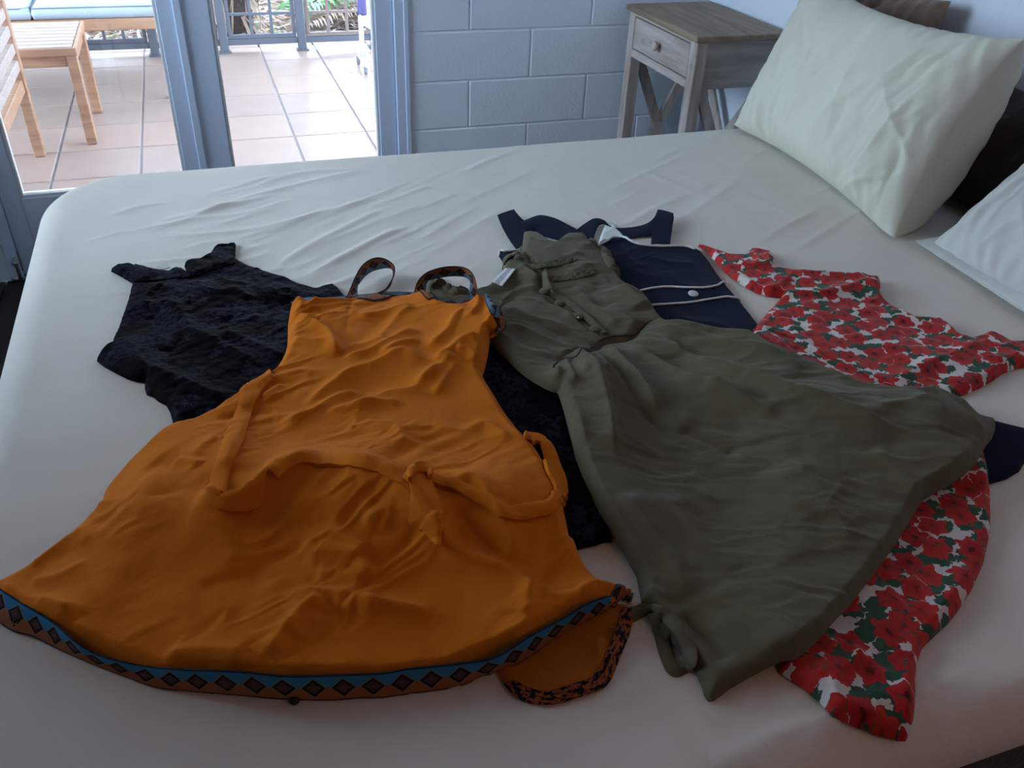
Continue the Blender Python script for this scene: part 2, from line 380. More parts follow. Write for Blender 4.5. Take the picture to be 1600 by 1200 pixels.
# ------------------------------------------------------------------ numeric helpers
_lat = {}
def vnoise(x, y, seed):
    if seed not in _lat: _lat[seed] = np.random.default_rng(seed).random((64, 64))
    L = _lat[seed]; xi = np.floor(x).astype(int); yi = np.floor(y).astype(int); fx = x-xi; fy = y-yi
    fx = fx*fx*fx*(fx*(fx*6-15)+10); fy = fy*fy*fy*(fy*(fy*6-15)+10)
    g = lambda a, b: L[a % 64, b % 64]
    return (g(xi, yi)*(1-fx)+g(xi+1, yi)*fx)*(1-fy)+(g(xi, yi+1)*(1-fx)+g(xi+1, yi+1)*fx)*fy
def fbm(x, y, seed, oct=4, gain=0.5):
    a, s, tot = 1.0, 0.0, 0.0
    for k in range(oct):
        s = s+a*(vnoise(x*2**k+17.3*k, y*2**k+5.1*k, seed+k)-0.5)*2; tot += a; a *= gain
    return s/tot
def crumple(x, y, seed, ang=0.0, stretch=1.0, scale=0.05, oct=3):
    """sharp-crested creases, -1..1"""
    c, s = math.cos(ang), math.sin(ang); u = (x*c+y*s)/(scale*stretch); v = (-x*s+y*c)/scale
    wx = fbm(u*0.7+3, v*0.7, seed+50, 2)*0.8; wy = fbm(u*0.7, v*0.7+9, seed+60, 2)*0.8
    return 1-3.2*np.abs(fbm(u+wx, v+wy, seed, oct, 0.45))

def ray(px, py): return (px-800)/F_PX*RGT - (py-600)/F_PX*UPV + FWD
def at_z(px, py, z):
    d = ray(px, py); return CAM + d*((z-CAM[2])/d[2])
def bed_xy(pts, h=0.012):
    return np.array([at_z(x, y, BT+h)[:2] for x, y in pts])

def seg_dist(X, Y, P):
    """distance to polyline P, signed side and arc position 0..1 of the nearest point"""
    best = np.full(X.shape, 1e9); side = np.zeros(X.shape); arc = np.zeros(X.shape)
    L = np.concatenate([[0], np.cumsum(np.linalg.norm(np.diff(P, axis=0), axis=1))])
    for i in range(len(P)-1):
        a, b = P[i], P[i+1]; d = b-a; l2 = d@d+1e-12
        t_ = np.clip(((X-a[0])*d[0]+(Y-a[1])*d[1])/l2, 0, 1)
        dx = X-(a[0]+t_*d[0]); dy = Y-(a[1]+t_*d[1]); q = np.hypot(dx, dy); m = q < best
        best = np.where(m, q, best); side = np.where(m, np.sign(d[0]*dy-d[1]*dx), side)
        arc = np.where(m, (L[i]+t_*math.sqrt(l2))/L[-1], arc)
    return best, side, arc

def add_ridges(X, Y, ridges):
    """ridges: (pixel points, height m, width left of the line, width right of it)"""
    Z = np.zeros(X.shape)
    for pts, h, wl, wr in ridges:
        P = bed_xy(pts, 0.02); P = spline(P, max(8, 4*len(pts)))
        R = 4.5*max(wl, wr)
        m = (X > P[:, 0].min()-R) & (X < P[:, 0].max()+R) & (Y > P[:, 1].min()-R) & (Y < P[:, 1].max()+R)
        if not m.any(): continue
        d, sd, ar = seg_dist(X[m], Y[m], P)
        wd = np.where(sd > 0, wl, wr)
        tap = np.clip(np.minimum(ar, 1-ar)/0.17, 0, 1); tap = tap*tap*(3-2*tap)
        Z[m] += h*np.exp(-1.3*(np.sqrt((d/wd)**2+0.07)-0.2646))*tap
    return Z

# pixel transforms of the views the creases were read from
def T(s, ox, oy): return lambda *p: [(ox+x/s, oy+y/s) for x, y in p]
Z1 = T(2.5, 0, 0); Z4 = T(3.0, 130, 360); Z5 = T(4.21, 440, 390); ZG = T(2.667, 640, 300); Z6 = T(2.963, 1060, 360)
Z7 = T(2.58, 300, 560); ZL = T(2.667, 0, 740); Z8 = T(2.667, 560, 740); Z9 = T(2.4, 1120, 700); ZH = T(3.636, 660, 300)

# ------------------------------------------------------------------ room shell
fl = struct('floor')
box('subfloor', -1.8, WX+0.1, -1.3, WY+0.02, -0.10, -0.006, 'dark_floor', fl)
me0 = None
for i in range(20):
    x0 = -1.8+i*0.18
    o = box('plank', x0+0.002, min(x0+0.178, WX), -1.3, WY, -0.02, 0.0, 'dark_floor', fl, 0.002)
box('ceiling', -1.8, WX+0.1, -1.4, WY+0.1, 2.50, 2.60, 'ceiling')['kind'] = 'structure'
DX0, DX1, DH = -0.703, 0.659, 2.12
wb = struct('wall_back', (0, WY, 0))
box('wall_core', DX1, WX+0.1, WY+0.0035, WY+0.12, 0, 2.5, 'mortar', wb, 0)
box('wall_core', -1.8, DX0, WY+0.002, WY+0.12, 0, 2.5, 'white_paint', wb, 0)
box('lintel', DX0, DX1, WY+0.002, WY+0.12, DH, 2.5, 'white_paint', wb, 0)
# concrete blocks, running bond, right of the doors
CH, BL = 0.1646, 0.4465
zj = 1.40-1.004*0.8231            # a course line read from the photograph
jx = 1.073*0.8231                 # a vertical joint in the course below that line
bm = bmesh.new(); bx(bm, -BL/2+0.0035, BL/2-0.0035, 0, 0.016, -CH/2+0.003, CH/2-0.003, 0.003)
blk = None
for r in range(-5, 13):
    z0 = zj-CH+r*CH; z1 = z0+CH
    if z1 <= 0.02 or z0 >= 2.49: continue
    z0c, z1c = max(z0, 0), min(z1, 2.5)
    off = jx if r % 2 == 0 else jx+BL/2
    for k in range(-3, 5):
        x0 = off+k*BL; x1 = x0+BL
        x0c, x1c = max(x0, DX1), min(x1, WX)
        if x1c-x0c < 0.03: continue
        full = abs(x1c-x0c-BL) < 1e-6 and abs(z1c-z0c-CH) < 1e-6
        if full and blk is not None:
            o = bpy.data.objects.new('block', blk.data); o.parent = wb
            o.location = ((x0c+x1c)/2, random.uniform(-0.0008, 0.0008), (z0c+z1c)/2); COL.objects.link(o)
        else:
            o = box('block', x0c+0.0022, x1c-0.0022, WY, WY+0.016, z0c+0.002, z1c-0.002, 'white_paint', wb, 0.0035,
                    loc=((x0c+x1c)/2, WY, (z0c+z1c)/2))
            if full: blk = o
bm.free()
box('wall_right', WX, WX+0.1, -1.3, WY+0.1, 0, 2.5, 'white_paint', None, 0)['kind'] = 'structure'
box('wall_front', -1.8, WX+0.1, -1.4, -1.3, 0, 2.5, 'ceiling', None, 0)['kind'] = 'structure'
LX = -1.75
wl = struct('wall_left', (LX, 0, 0))
WN = (1.45, 2.85, 0.98, 2.38)
for (y0, y1, z0, z1) in ((-1.3, WN[0], 0, 2.5), (WN[1], WY+0.1, 0, 2.5), (WN[0], WN[1], 0, WN[2]), (WN[0], WN[1], WN[3], 2.5)):
    box('wall_panel', LX-0.05, LX+0.05, y0, y1, z0, z1, 'white_paint', wl, 0)
wn = struct('added_window_1', (LX, 2.15, 0.98))  # window added in the unseen left wall to light the bed
y0, y1, z0, z1 = WN; ym = (y0+y1)/2
for (a, b, c, d) in ((y0, y0+.05, z0, z1), (y1-.05, y1, z0, z1), (ym-.025, ym+.025, z0, z1), (y0+.05, y1-.05, z0, z0+.05), (y0+.05, y1-.05, z1-.05, z1)):
    box('added_window_frame', LX-0.03, LX+0.03, a, b, c, d, 'door_paint', wn)
box('pane', LX-0.002, LX+0.002, y0+.05, ym-.025, z0+.05, z1-.05, 'glass', wn, 0); box('pane', LX-0.002, LX+0.002, ym+.025, y1-.05, z0+.05, z1-.05, 'glass', wn, 0)

# the double doors
fr_ = struct('trim_1', (0, WY, 0))
box('jamb', DX1-0.036, DX1, WY-0.006, WY+0.10, 0, DH, 'door_paint', fr_, 0.003)
box('jamb', DX0, DX0+0.038, WY-0.006, WY+0.10, 0, DH, 'door_paint', fr_, 0.003)
box('head', DX0+0.038, DX1-0.036, WY-0.006, WY+0.10, DH-0.04, DH, 'door_paint', fr_, 0.003)
box('sill', DX0, DX1, WY-0.01, WY+0.11, 0, 0.012, 'metal', fr_, 0.003)
# rebate shadow line beside the right jamb
box('cover_strip', DX1-0.004, DX1+0.012, WY-0.010, WY, 0, DH, 'door_paint', fr_, 0.002)
def door(name, x0, x1, g0, g1, zb, label):
    d_ = struct(name, (x0, WY, 0))
    y0, y1 = WY+0.006, WY+0.046
    box('stile', x0, g0, y0, y1, 0.014, DH-0.042, 'door_paint', d_, 0.003)
    box('stile', g1, x1, y0, y1, 0.014, DH-0.042, 'door_paint', d_, 0.003)
    box('bottom_rail', g0, g1, y0, y1, 0.014, zb, 'door_paint', d_, 0.003)
    box('top_rail', g0, g1, y0, y1, DH-0.14, DH-0.042, 'door_paint', d_, 0.003)
    b_ = 0.009
    for (a0, a1, c0, c1) in ((g0, g0+b_, zb, DH-.14), (g1-b_, g1, zb, DH-.14), (g0+b_, g1-b_, zb, zb+b_), (g0+b_, g1-b_, DH-.14-b_, DH-.14)):
        box('glazing_bead', a0, a1, y0+0.004, y1-0.004, c0, c1, 'bead_paint', d_, 0.002)
    box('glass_pane', g0+b_, g1-b_, y0+0.018, y0+0.022, zb+b_, DH-.14-b_, 'glass', d_, 0)
    return d_
d1 = door('door_1', -0.031, 0.622, 0.0535, 0.562, 0.278, '')
d2 = door('door_2', -0.664, -0.037, -0.607, -0.099, 0.278, '')
box('astragal', -0.052, -0.027, WY-0.004, WY+0.006, 0.014, DH-0.045, 'door_paint', d2, 0.003)
# bolt at the foot of the left leaf, latch on the right jamb
bo = thing('door_bolt', 'small steel bolt at the foot of the left glass door', 'bolt', (-0.672, WY, 0.05))
box('bolt_plate', -0.686, -0.660, WY-0.001, WY+0.006, 0.03, 0.10, 'metal', bo, 0.001)
tube('bolt_rod', [(-0.673, WY-0.009, 0.0), (-0.673, WY-0.009, 0.085)], 0.006, 'metal', bo, 4, 10)
lathe('bolt_knob', [(0.003, 0), (0.009, 0.006), (0.010, 0.012), (0.006, 0.018)], (-0.673, WY-0.012, 0.07), (0, -1, 0), 'metal', bo)
lt = thing('door_catch', 'small white catch on the right jamb of the glass doors', 'catch', (0.635, WY-0.006, 1.29))
box('catch_plate', 0.628, 0.650, WY-0.011, WY-0.006, 0.755+0.49, 0.80+0.49, 'bead_paint', lt, 0.001)
box('catch_hook', 0.612, 0.640, WY-0.022, WY-0.011, 0.770+0.49, 0.785+0.49, 'metal', lt, 0.002)

# ------------------------------------------------------------------ bed
RES = 0.0026
GX0, GY0 = -0.60, 0.08
NX, NY = 985, 810
gx = GX0+np.arange(NX)*RES; gy = GY0+np.arange(NY)*RES
GXX, GYY = np.meshgrid(gx, gy, indexing='ij')
FIL = 0.062                    # roundness of the mattress edge
CR = 0.17                      # plan radius of the corners

wr = []
wr += [(Z1((430, 880), (700, 830), (950, 740), (1200, 680), (1450, 620)), .0035, .007, .012), (Z1((390, 810), (470, 795), (560, 770)), .002, .006, .008),
       (Z1((560, 900), (780, 880), (1000, 860), (1250, 800), (1500, 730)), .0032, .007, .010), (Z1((720, 800), (900, 770), (1020, 760)), .003, .006, .009),
       (Z1((500, 1000), (650, 985), (800, 970)), .0025, .006, .01), (Z1((1060, 1010), (1250, 900), (1500, 780)), .004, .008, .014),
       (Z1((1150, 1060), (1350, 960), (1590, 840)), .004, .008, .014), (Z1((820, 780), (910, 765), (1000, 750)), .003, .005, .008),
       (Z1((330, 910), (400, 890), (480, 870)), .002, .006, .01), (Z1((1000, 690), (1080, 668), (1160, 650)), .003, .006, .009),
       (Z1((860, 690), (1000, 672), (1200, 640), (1400, 628)), .003, .005, .009), (Z1((620, 850), (800, 815), (950, 800), (1150, 740)), .003, .006, .01),
       (Z1((900, 900), (1100, 850), (1300, 770)), .003, .006, .009), (Z1((1250, 1010), (1420, 920), (1600, 850)), .003, .007, .011)]
_r = random.Random(3)
for i in range(46):            # fine pulls of the sheet towards the far left corner
    x = _r.uniform(140, 720); y = _r.uniform(285, 455)
    if y < 262+(720-x)*0.05: continue
    L = _r.uniform(40, 130); s = -0.16-0.34*(x-140)/580+_r.uniform(-.06, .06)
    hh = _r.uniform(.0010, .0026)
    wr.append(([(x, y), (x+L*.5, y+L*.5*s+_r.uniform(-3, 3)), (x+L, y+L*s)], hh, _r.uniform(.004, .007), _r.uniform(.006, .010)))
for i in range(26):            # long soft creases on the near right
    x = _r.uniform(1060, 1560); y = _r.uniform(1000, 1190); L = _r.uniform(80, 220); s = -0.42+_r.uniform(-.1, .1)
    wr.append(([(x, y), (x+L*.5, y+L*.5*s), (x+L, y+L*s)], _r.uniform(.0012, .003), .012, .014))
for i in range(30):            # broad faint creases of the middle
    x = _r.uniform(700, 1350); y = _r.uniform(225, 400); L = _r.uniform(50, 160); s = _r.choice((-0.6, -0.5, 0.5, -0.35))+_r.uniform(-.15, .15)
    wr.append(([(x, y), (x+L*.5, y+L*.5*s), (x+L, y+L*s)], _r.uniform(.0008, .002), .008, .010))

def bed_sag(X, Y):
    return 0.006*fbm(X*1.7+4, Y*1.7, 31, 3)+0.0022*fbm(X*6, Y*6+2, 33, 3)
def rr_sd(X, Y, ins):
    """signed distance to the plan outline inset by ins"""
    cx, cy = (BX0+BX1)/2, (BY0+BY1)/2; r = CR-ins*0.6
    qx = np.abs(X-cx)-((BX1-BX0)/2-ins-r); qy = np.abs(Y-cy)-((BY1-BY0)/2-ins-r)
    return np.hypot(np.maximum(qx, 0), np.maximum(qy, 0))+np.minimum(np.maximum(qx, qy), 0)-r

wgrid = add_ridges(GXX, GYY, wr)
H = BT+wgrid+bed_sag(GXX, GYY)
sd = rr_sd(GXX, GYY, FIL)
H -= np.where(sd > 0, FIL*(1-np.sqrt(np.clip(1-(np.clip(sd, 0, FIL*.98)/FIL)**2, 0, 1))), 0)
HBED = H.copy()

def samp(G, X, Y):
    fx = np.clip((np.asarray(X)-GX0)/RES, 0, NX-1.001); fy = np.clip((np.asarray(Y)-GY0)/RES, 0, NY-1.001)
    i = fx.astype(int); j = fy.astype(int); fx = fx-i; fy = fy-j
    return (G[i, j]*(1-fx)+G[i+1, j]*fx)*(1-fy)+(G[i, j+1]*(1-fx)+G[i+1, j+1]*fx)*fy

bed = thing('bed', 'wide bed with a plain cream fitted sheet, set against the right wall', 'bed', ((BX0+BX1)/2, (BY0+BY1)/2, 0))
ext = 0.44; st = 0.006
ax = np.arange(BX0+FIL-ext, BX1-FIL+ext, st); ay = np.arange(BY0+FIL-FIL*np.pi/2, BY1-FIL+ext, st)   # tucked in along the near side
X, Y = np.meshgrid(ax, ay, indexing='ij')
d0 = rr_sd(X, Y, FIL); e = 1e-4
gx_ = (rr_sd(X+e, Y, FIL)-rr_sd(X-e, Y, FIL))/(2*e); gy_ = (rr_sd(X, Y+e, FIL)-rr_sd(X, Y-e, FIL))/(2*e)
ln = np.hypot(gx_, gy_)+1e-9; gx_ /= ln; gy_ /= ln
s = np.maximum(d0, 0); q = FIL*np.pi/2
outw = np.where(s < q, FIL*np.sin(np.minimum(s, q)/FIL), FIL)
dz = np.where(s < q, FIL*(1-np.cos(np.minimum(s, q)/FIL)), FIL+(s-q))
PX = np.where(d0 > 0, X-gx_*d0+gx_*outw, X); PY = np.where(d0 > 0, Y-gy_*d0+gy_*outw, Y)
fade = np.clip(1-s/(FIL*1.1), 0, 1)
PZ = BT+samp(wgrid, PX, PY)*fade+bed_sag(PX, PY)*fade-dz
dr = np.clip((s-q)/0.2, 0, 1)*0.006*np.sin(X*31+Y*27)
PX = PX+gx_*dr; PY = PY+gy_*dr; PZ = np.maximum(PZ, 0.30)
n0, n1 = X.shape
ids = np.arange(n0*n1).reshape(n0, n1)
Fq = np.stack([ids[:-1, :-1], ids[1:, :-1], ids[1:, 1:], ids[:-1, 1:]], -1).reshape(-1, 4)
mk('fitted_sheet', np.stack([PX, PY, PZ], -1).reshape(-1, 3), Fq, 'sheet', bed)
box('bed_base', BX0+0.05, BX1-0.01, BY0+0.004, BY1-0.05, 0.10, 0.602, 'dark_plush', bed, 0.01)
for lx in (BX0+0.12, BX1-0.12):
    for ly in (BY0+0.12, BY1-0.12): box('leg', lx-0.03, lx+0.03, ly-0.03, ly+0.03, 0, 0.11, 'dark_floor', bed, 0.004)

# ------------------------------------------------------------------ cloth laid on the bed
def blur(A, k):
    for _ in range(2):
        for ax_ in (0, 1):
            P = np.pad(A, [(k, k) if a == ax_ else (0, 0) for a in (0, 1)], mode='edge')
            C = np.cumsum(np.insert(P, 0, 0, axis=ax_), axis=ax_); n = 2*k+1
            A = (np.take(C, np.arange(n, C.shape[ax_]), axis=ax_)-np.take(C, np.arange(0, C.shape[ax_]-n), axis=ax_))/n
    return A
def maxf(A, k):
    for ax_ in (0, 1):
        P = np.pad(A, [(k, k) if a == ax_ else (0, 0) for a in (0, 1)], mode='edge'); n = A.shape[ax_]
        B = A.copy()
        for q in range(2*k+1): B = np.maximum(B, np.take(P, np.arange(q, q+n), axis=ax_))
        A = B
    return A

def surf(px, py, lift=0.002):
    h = 0.01
    for _ in range(5):
        p_ = at_z(px, py, BT+h); h = float(samp(H, p_[0], p_[1]))-BT+lift
    return at_z(px, py, BT+h)

def cloth(name, outline, mat, parent, thick=0.008, edge=0.012, ridges=(), relief=None, h=0.012, drape=4, seat=0.0018):
    """a piece of cloth lying on whatever is already on the bed; outline in photograph pixels, taken to the bed plane"""
    global H
    Q = np.array([surf(x, y, .0025)[:2] for x, y in outline])
    area = np.sum(Q[:, 0]*np.roll(Q[:, 1], -1)-np.roll(Q[:, 0], -1)*Q[:, 1])
    tn = np.roll(Q, -1, 0)-np.roll(Q, 1, 0); nn = np.stack([tn[:, 1], -tn[:, 0]], 1)*(1 if area > 0 else -1); nn /= np.linalg.norm(nn, axis=1)[:, None]+1e-9
    vw = Q/np.linalg.norm(Q, axis=1)[:, None]; far = np.clip((nn*vw).sum(1), 0, 1)      # edges turned away show their rounded top
    Q = np.array([surf(x, y, .0025+f*(thick+.003))[:2] for (x, y), f in zip(outline, far)])
    xs, ys = Q[:, 0], Q[:, 1]
    i0 = max(int((xs.min()-GX0)/RES)-3, 0); i1 = min(int((xs.max()-GX0)/RES)+4, NX-1)
    j0 = max(int((ys.min()-GY0)/RES)-3, 0); j1 = min(int((ys.max()-GY0)/RES)+4, NY-1)
    Xc = GXX[i0:i1, j0:j1]+RES/2; Yc = GYY[i0:i1, j0:j1]+RES/2
    ins = np.zeros(Xc.shape, bool)
    for a, b in zip(Q, np.roll(Q, -1, 0)):
        c = ((a[1] > Yc) != (b[1] > Yc)); xint = a[0]+(Yc-a[1])/(b[1]-a[1]+1e-15)*(b[0]-a[0]); ins ^= c & (Xc < xint)
    nv = (i1-i0+1, j1-j0+1); used = np.zeros(nv, int)
    for a in (0, 1):
        for b in (0, 1): used[a:a+ins.shape[0], b:b+ins.shape[1]] += ins
    um = used > 0; bd = um & (used < 4)
    Xv = GXX[i0:i1+1, j0:j1+1].copy(); Yv = GYY[i0:i1+1, j0:j1+1].copy()
    Hs = H[i0:i1+1, j0:j1+1]
    loop = np.vstack([Q, Q[:1]])
    best = np.full(nv, 9.0); nxp = Xv.copy(); nyp = Yv.copy()
    for a, b in zip(loop[:-1], loop[1:]):
        dd = b-a; l2 = dd@dd+1e-12; t_ = np.clip(((Xv-a[0])*dd[0]+(Yv-a[1])*dd[1])/l2, 0, 1)
        qx = a[0]+t_*dd[0]; qy = a[1]+t_*dd[1]; r = np.hypot(Xv-qx, Yv-qy); m = r < best
        best = np.where(m, r, best); nxp = np.where(m, qx, nxp); nyp = np.where(m, qy, nyp)
    base = np.maximum(blur(maxf(Hs, max(2, int(drape*1.2))), drape), Hs+seat); base = np.maximum(blur(base, 1), Hs+seat)
    u = np.clip(best/edge, 0, 1); prof = np.sqrt(1-(1-u)**2)
    fold = add_ridges(Xv, Yv, ridges)
    if relief is not None: fold = fold+relief(Xv, Yv, best)
    top = base+thick*prof+fold*np.clip(best/(edge*0.9), 0, 1)
    top = np.maximum(top, Hs+seat); top = np.where(bd, base+0.0003, top)
    snap = bd & (best < RES*1.3)
    Xo = np.where(snap, nxp, Xv); Yo = np.where(snap, nyp, Yv)
    Hn = Hs.copy(); Hn[um] = top[um]; H[i0:i1+1, j0:j1+1] = Hn
    idx = -np.ones(nv, int); idx[um] = np.arange(um.sum())
    I, J = np.nonzero(ins)
    Fq = np.stack([idx[I, J], idx[I+1, J], idx[I+1, J+1], idx[I, J+1]], -1)
    V = np.stack([Xo[um], Yo[um], top[um]], -1)
    return mk(name, V, Fq, mat, parent)

def strip(name, A, B, mat, parent, n=80, across=5, bulge=0.0, thick=0.0016, conform=None, pts3d=False, match=False):
    """a ribbon between two edges; an edge point is (px, py) on the surface or (px, py, height over the bed)"""
    def conv(Ps):
        if pts3d: return np.array(Ps, float)
        return np.array([surf(*p_) if len(p_) == 2 else at_z(p_[0], p_[1], BT+p_[2]) for p_ in Ps])
    a = spline(conv(A), n); b = spline(conv(B), n)
    if match:                                    # pair every point of b with the nearest point of a
        a8 = spline(a, n*6); ix = [int(np.argmin(((a8-q)**2).sum(1))) for q in b]; ix = np.maximum.accumulate(ix)
        ix = np.convolve(np.pad(ix.astype(float), 4, mode='edge'), np.ones(9)/9, 'valid'); a = np.stack([np.interp(ix, np.arange(n*6), a8[:, k]) for k in range(3)], 1)
    vv = np.linspace(0, 1, across)
    G = a[:, None]*(1-vv[None, :, None])+b[:, None]*vv[None, :, None]
    if conform is not None: G[..., 2] = np.maximum(G[..., 2] if conform >= 0 else -9, samp(H, G[..., 0], G[..., 1])+abs(conform))
    du = np.gradient(G, axis=0); dv = np.gradient(G, axis=1); N = np.cross(du, dv)
    N /= np.linalg.norm(N, axis=-1, keepdims=True)+1e-9
    if N[..., 2].mean() < 0: N = -N; 
    G = G+N*(bulge*np.sqrt(np.clip(1-(2*vv-1)**2, 0, 1)))[None, :, None]
    mid = (a+b)/2; L = np.concatenate([[0], np.cumsum(np.linalg.norm(np.diff(mid, axis=0), axis=1))])
    UV = np.stack([np.repeat(L[:, None], across, 1), np.repeat(vv[None], n, 0)], -1).reshape(-1, 2)
    top = G.reshape(-1, 3); bot = (G-N*thick).reshape(-1, 3); k = n*across
    ids = np.arange(k).reshape(n, across)
    f = np.stack([ids[:-1, :-1], ids[:-1, 1:], ids[1:, 1:], ids[1:, :-1]], -1).reshape(-1, 4)
    rim = np.concatenate([ids[:, 0], ids[-1, 1:], ids[::-1, -1][1:], ids[0, ::-1][1:]])
    r2 = np.roll(rim, -1); m_ = rim != r2
    a_, b_ = rim[m_], r2[m_]; q = len(a_)
    j = 2*k+np.arange(q); sides = np.stack([j, j+q, j+2*q, j+3*q], -1)
    F_ = np.vstack([f, f[:, ::-1]+k, sides])
    V_ = np.vstack([top, bot, top[a_], top[b_], bot[b_], bot[a_]])
    return mk(name, V_, F_, mat, parent, uv=np.vstack([UV, UV, UV[a_], UV[b_], UV[b_], UV[a_]]))

def seam(name, pts, r, mat, parent, n=90, lift=0.001, dz=0.0):
    P = spline(np.array([surf(x, y, lift) for x, y in pts]), n)
    z = np.maximum.reduce([samp(H, P[:, 0]+a, P[:, 1]+b) for a in (-.002, 0, .002) for b in (-.002, 0, .002)])
    P[:, 2] = np.convolve(np.pad(z, 3, mode='edge'), np.ones(7)/7, 'valid')+lift+dz
    return tube(name, P, r, mat, parent, n)

def base_thing(name, label, cat, pts):
    P = bed_xy(pts); c = P.mean(0); return thing(name, label, cat, (c[0], c[1], BT))

# ------------------------------------------------------------------ garments, from the lowest up
def relief_of(seed, soft=0.004, sscale=0.11, crk=0.0016, cscale=0.045, ang=0.3, stretch=2.2, mask=0.5):
    def f(X, Y, d):
        z = soft*fbm(X/sscale, Y/sscale, seed, 3)
        mk_ = np.clip((fbm(X/0.14+7, Y/0.14, seed+9, 2)+mask)*1.4, 0, 1)
        return z+crk*crumple(X, Y, seed+20, ang, stretch, cscale)*mk_+soft*0.5
    return f

# navy sundress with white piping (lowest, its hem comes out at the far right)
NAVY_BODY = [(778, 398), (781, 391), (790, 388), (815, 386), (870, 383), (925, 386), (936, 378), (950, 370), (966, 366.5), (984, 371), (1003, 377), (1025, 380), (1050, 380),
             (1072, 380), (1085, 384), (1096, 392), (1108, 407), (1122, 428), (1138, 448), (1156, 468), (1172, 488), (1187, 507), (1240, 560), (1330, 600),
             (1440, 628), (1554, 651), (1580, 657), (1606, 666), (1612, 690), (1606, 715), (1592, 737), (1572, 749), (1545, 757), (1500, 770), (1400, 720),
             (1200, 620), (1000, 500), (860, 430), (800, 421), (788, 414)]
nv = base_thing('navy_dress', 'navy blue sundress with white piping and crossed shoulder straps, under the olive dress', 'dress', NAVY_BODY)
# straps: loops lying above the neckline
def ribbon_px(name, A, B, mat, parent, **k): return strip(name, A, B, mat, parent, **k)
cloth('white_lining', [(935, 380), (944, 352), (948, 345), (958, 346), (966, 356), (978, 372), (970, 385), (950, 388)], 'white_lining', nv, 0.004, 0.006)['label'] = 'white inner lining'
nvr = [(ZG((800, 240), (900, 290), (1000, 330), (1100, 340)), .003, .018, .022), (ZG((1000, 250), (1080, 270), (1200, 280)), .003, .012, .012), (ZG((880, 200), (920, 260), (980, 300)), .003, .012, .012),
       (ZG((1060, 300), (1150, 370), (1300, 380)), .003, .014, .016), (ZG((1100, 500), (1250, 520), (1400, 560)), .003, .014, .016)]
cloth('bodice', NAVY_BODY, 'navy', nv, 0.007, 0.010, nvr, relief_of(101, .003, .10, .0006, .04))
# right strap: stands up from the bodice, folds over, then runs left
strip('shoulder_strap', [(1017, 381, .010), (1019, 365, .014), (1021, 350, .018), (1024, 337, .022), (1028, 327, .022)],
      [(1047, 381, .010), (1049, 367, .014), (1051, 352, .018), (1053, 340, .022), (1052, 333, .022)], 'navy', nv, bulge=.001, n=30)
strip('shoulder_strap', [(1029, 327, .0225), (1021, 341, .016), (1008, 350, .010), (985, 355, .008), (957, 355, .009), (944, 344, .012), (929, 341, .014), (914, 349, .010), (902, 358, .006)],
      [(1030, 362, .010), (1017, 366, .008), (1000, 369, .006), (983, 372, .006), (968, 369, .006), (950, 352, .010), (938, 351, .010), (931, 362, .008), (926, 380, .006)], 'navy', nv, bulge=.001)
strip('shoulder_strap', [(803, 327, .016), (812, 338, .014), (820, 344, .010), (832, 339, .012), (846, 336, .014), (868, 341, .014), (890, 352, .012), (906, 361, .010), (930, 380, .007)],
      [(777, 336, .012), (790, 352, .010), (800, 366, .008), (830, 362, .006), (850, 368, .006), (872, 374, .006), (890, 380, .006), (905, 384, .006), (915, 386, .006)], 'navy', nv, bulge=.001)
strip('shoulder_strap', [(777, 336, .012), (785, 355, .009), (796, 374, .007), (806, 388, .007)], [(803, 327, .016), (812, 344, .013), (824, 362, .009), (836, 386, .007)], 'navy', nv, bulge=.001, n=30)
seam('piping', [(779, 402), (782, 396), (790, 392), (815, 390)], .0024, 'white_piping', nv, 50, .0022)['label'] = 'white piping'
seam('piping', [(922, 391), (936, 382.5), (950, 375), (966, 371), (984, 375.5), (1003, 381.5), (1025, 384.5), (1050, 384.5), (1072, 384.5), (1086, 389)], .0024, 'white_piping', nv, 90, .0026)['label'] = 'white piping'
seam('piping', [(1000, 454), (1020, 450), (1045, 448), (1075, 449.5), (1105, 449), (1122, 445), (1137, 441)], .0021, 'white_piping', nv, 90, .0018)['label'] = 'white piping'
seam('piping', [(1018, 476.5), (1050, 474.5), (1085, 471.5), (1112, 467), (1135, 463.5), (1150, 465), (1157, 470)], .0021, 'white_piping', nv, 90, .0018)['label'] = 'white piping'
p_ = surf(1083, 460, .001)
lathe('button', [(.0085, 0), (.0095, .0015), (.009, .003), (.005, .0036), (.001, .0036)], p_, (0, -.1, 1), 'pearl', nv)['label'] = 'round pale grey button'

# black lace dress
LACE = [(173, 424), (173, 419), (182, 411), (192, 407), (203, 408), (213, 412), (240, 418), (262, 421), (268, 417), (277, 416), (284, 421), (292, 423), (288, 416), (288, 410),
        (297, 403), (310, 400), (326, 395), (334, 385), (340, 378), (354, 377), (368, 378), (368, 392), (367, 403), (390, 412), (413, 420), (435, 428), (457, 435), (493, 445), (503, 440),
        (520, 438), (529, 449), (540, 462), (600, 500), (700, 505), (780, 535), (840, 575), (905, 620), (930, 730), (946, 800), (957, 846), (943, 848), (930, 853), (915, 856), (903, 859), (888, 857), (860, 850),
        (700, 860), (500, 830), (330, 740), (271, 677), (271, 668), (270, 660), (266, 645), (260, 634), (248, 628), (240, 621), (229, 617), (226, 606), (227, 598), (214, 597), (200, 593), (180, 583), (162, 573), (151, 564),
        (155, 552), (163, 540), (172, 537), (178, 523), (184, 512), (192, 490), (197, 476), (203, 456), (207, 443), (190, 433)]
lc_ = base_thing('black_lace_dress', 'black lace sleeveless dress with gathered halter neck, left of the orange dress', 'dress', LACE)
tag_px = [(246, 418), (258, 411), (267, 413), (262, 421)]
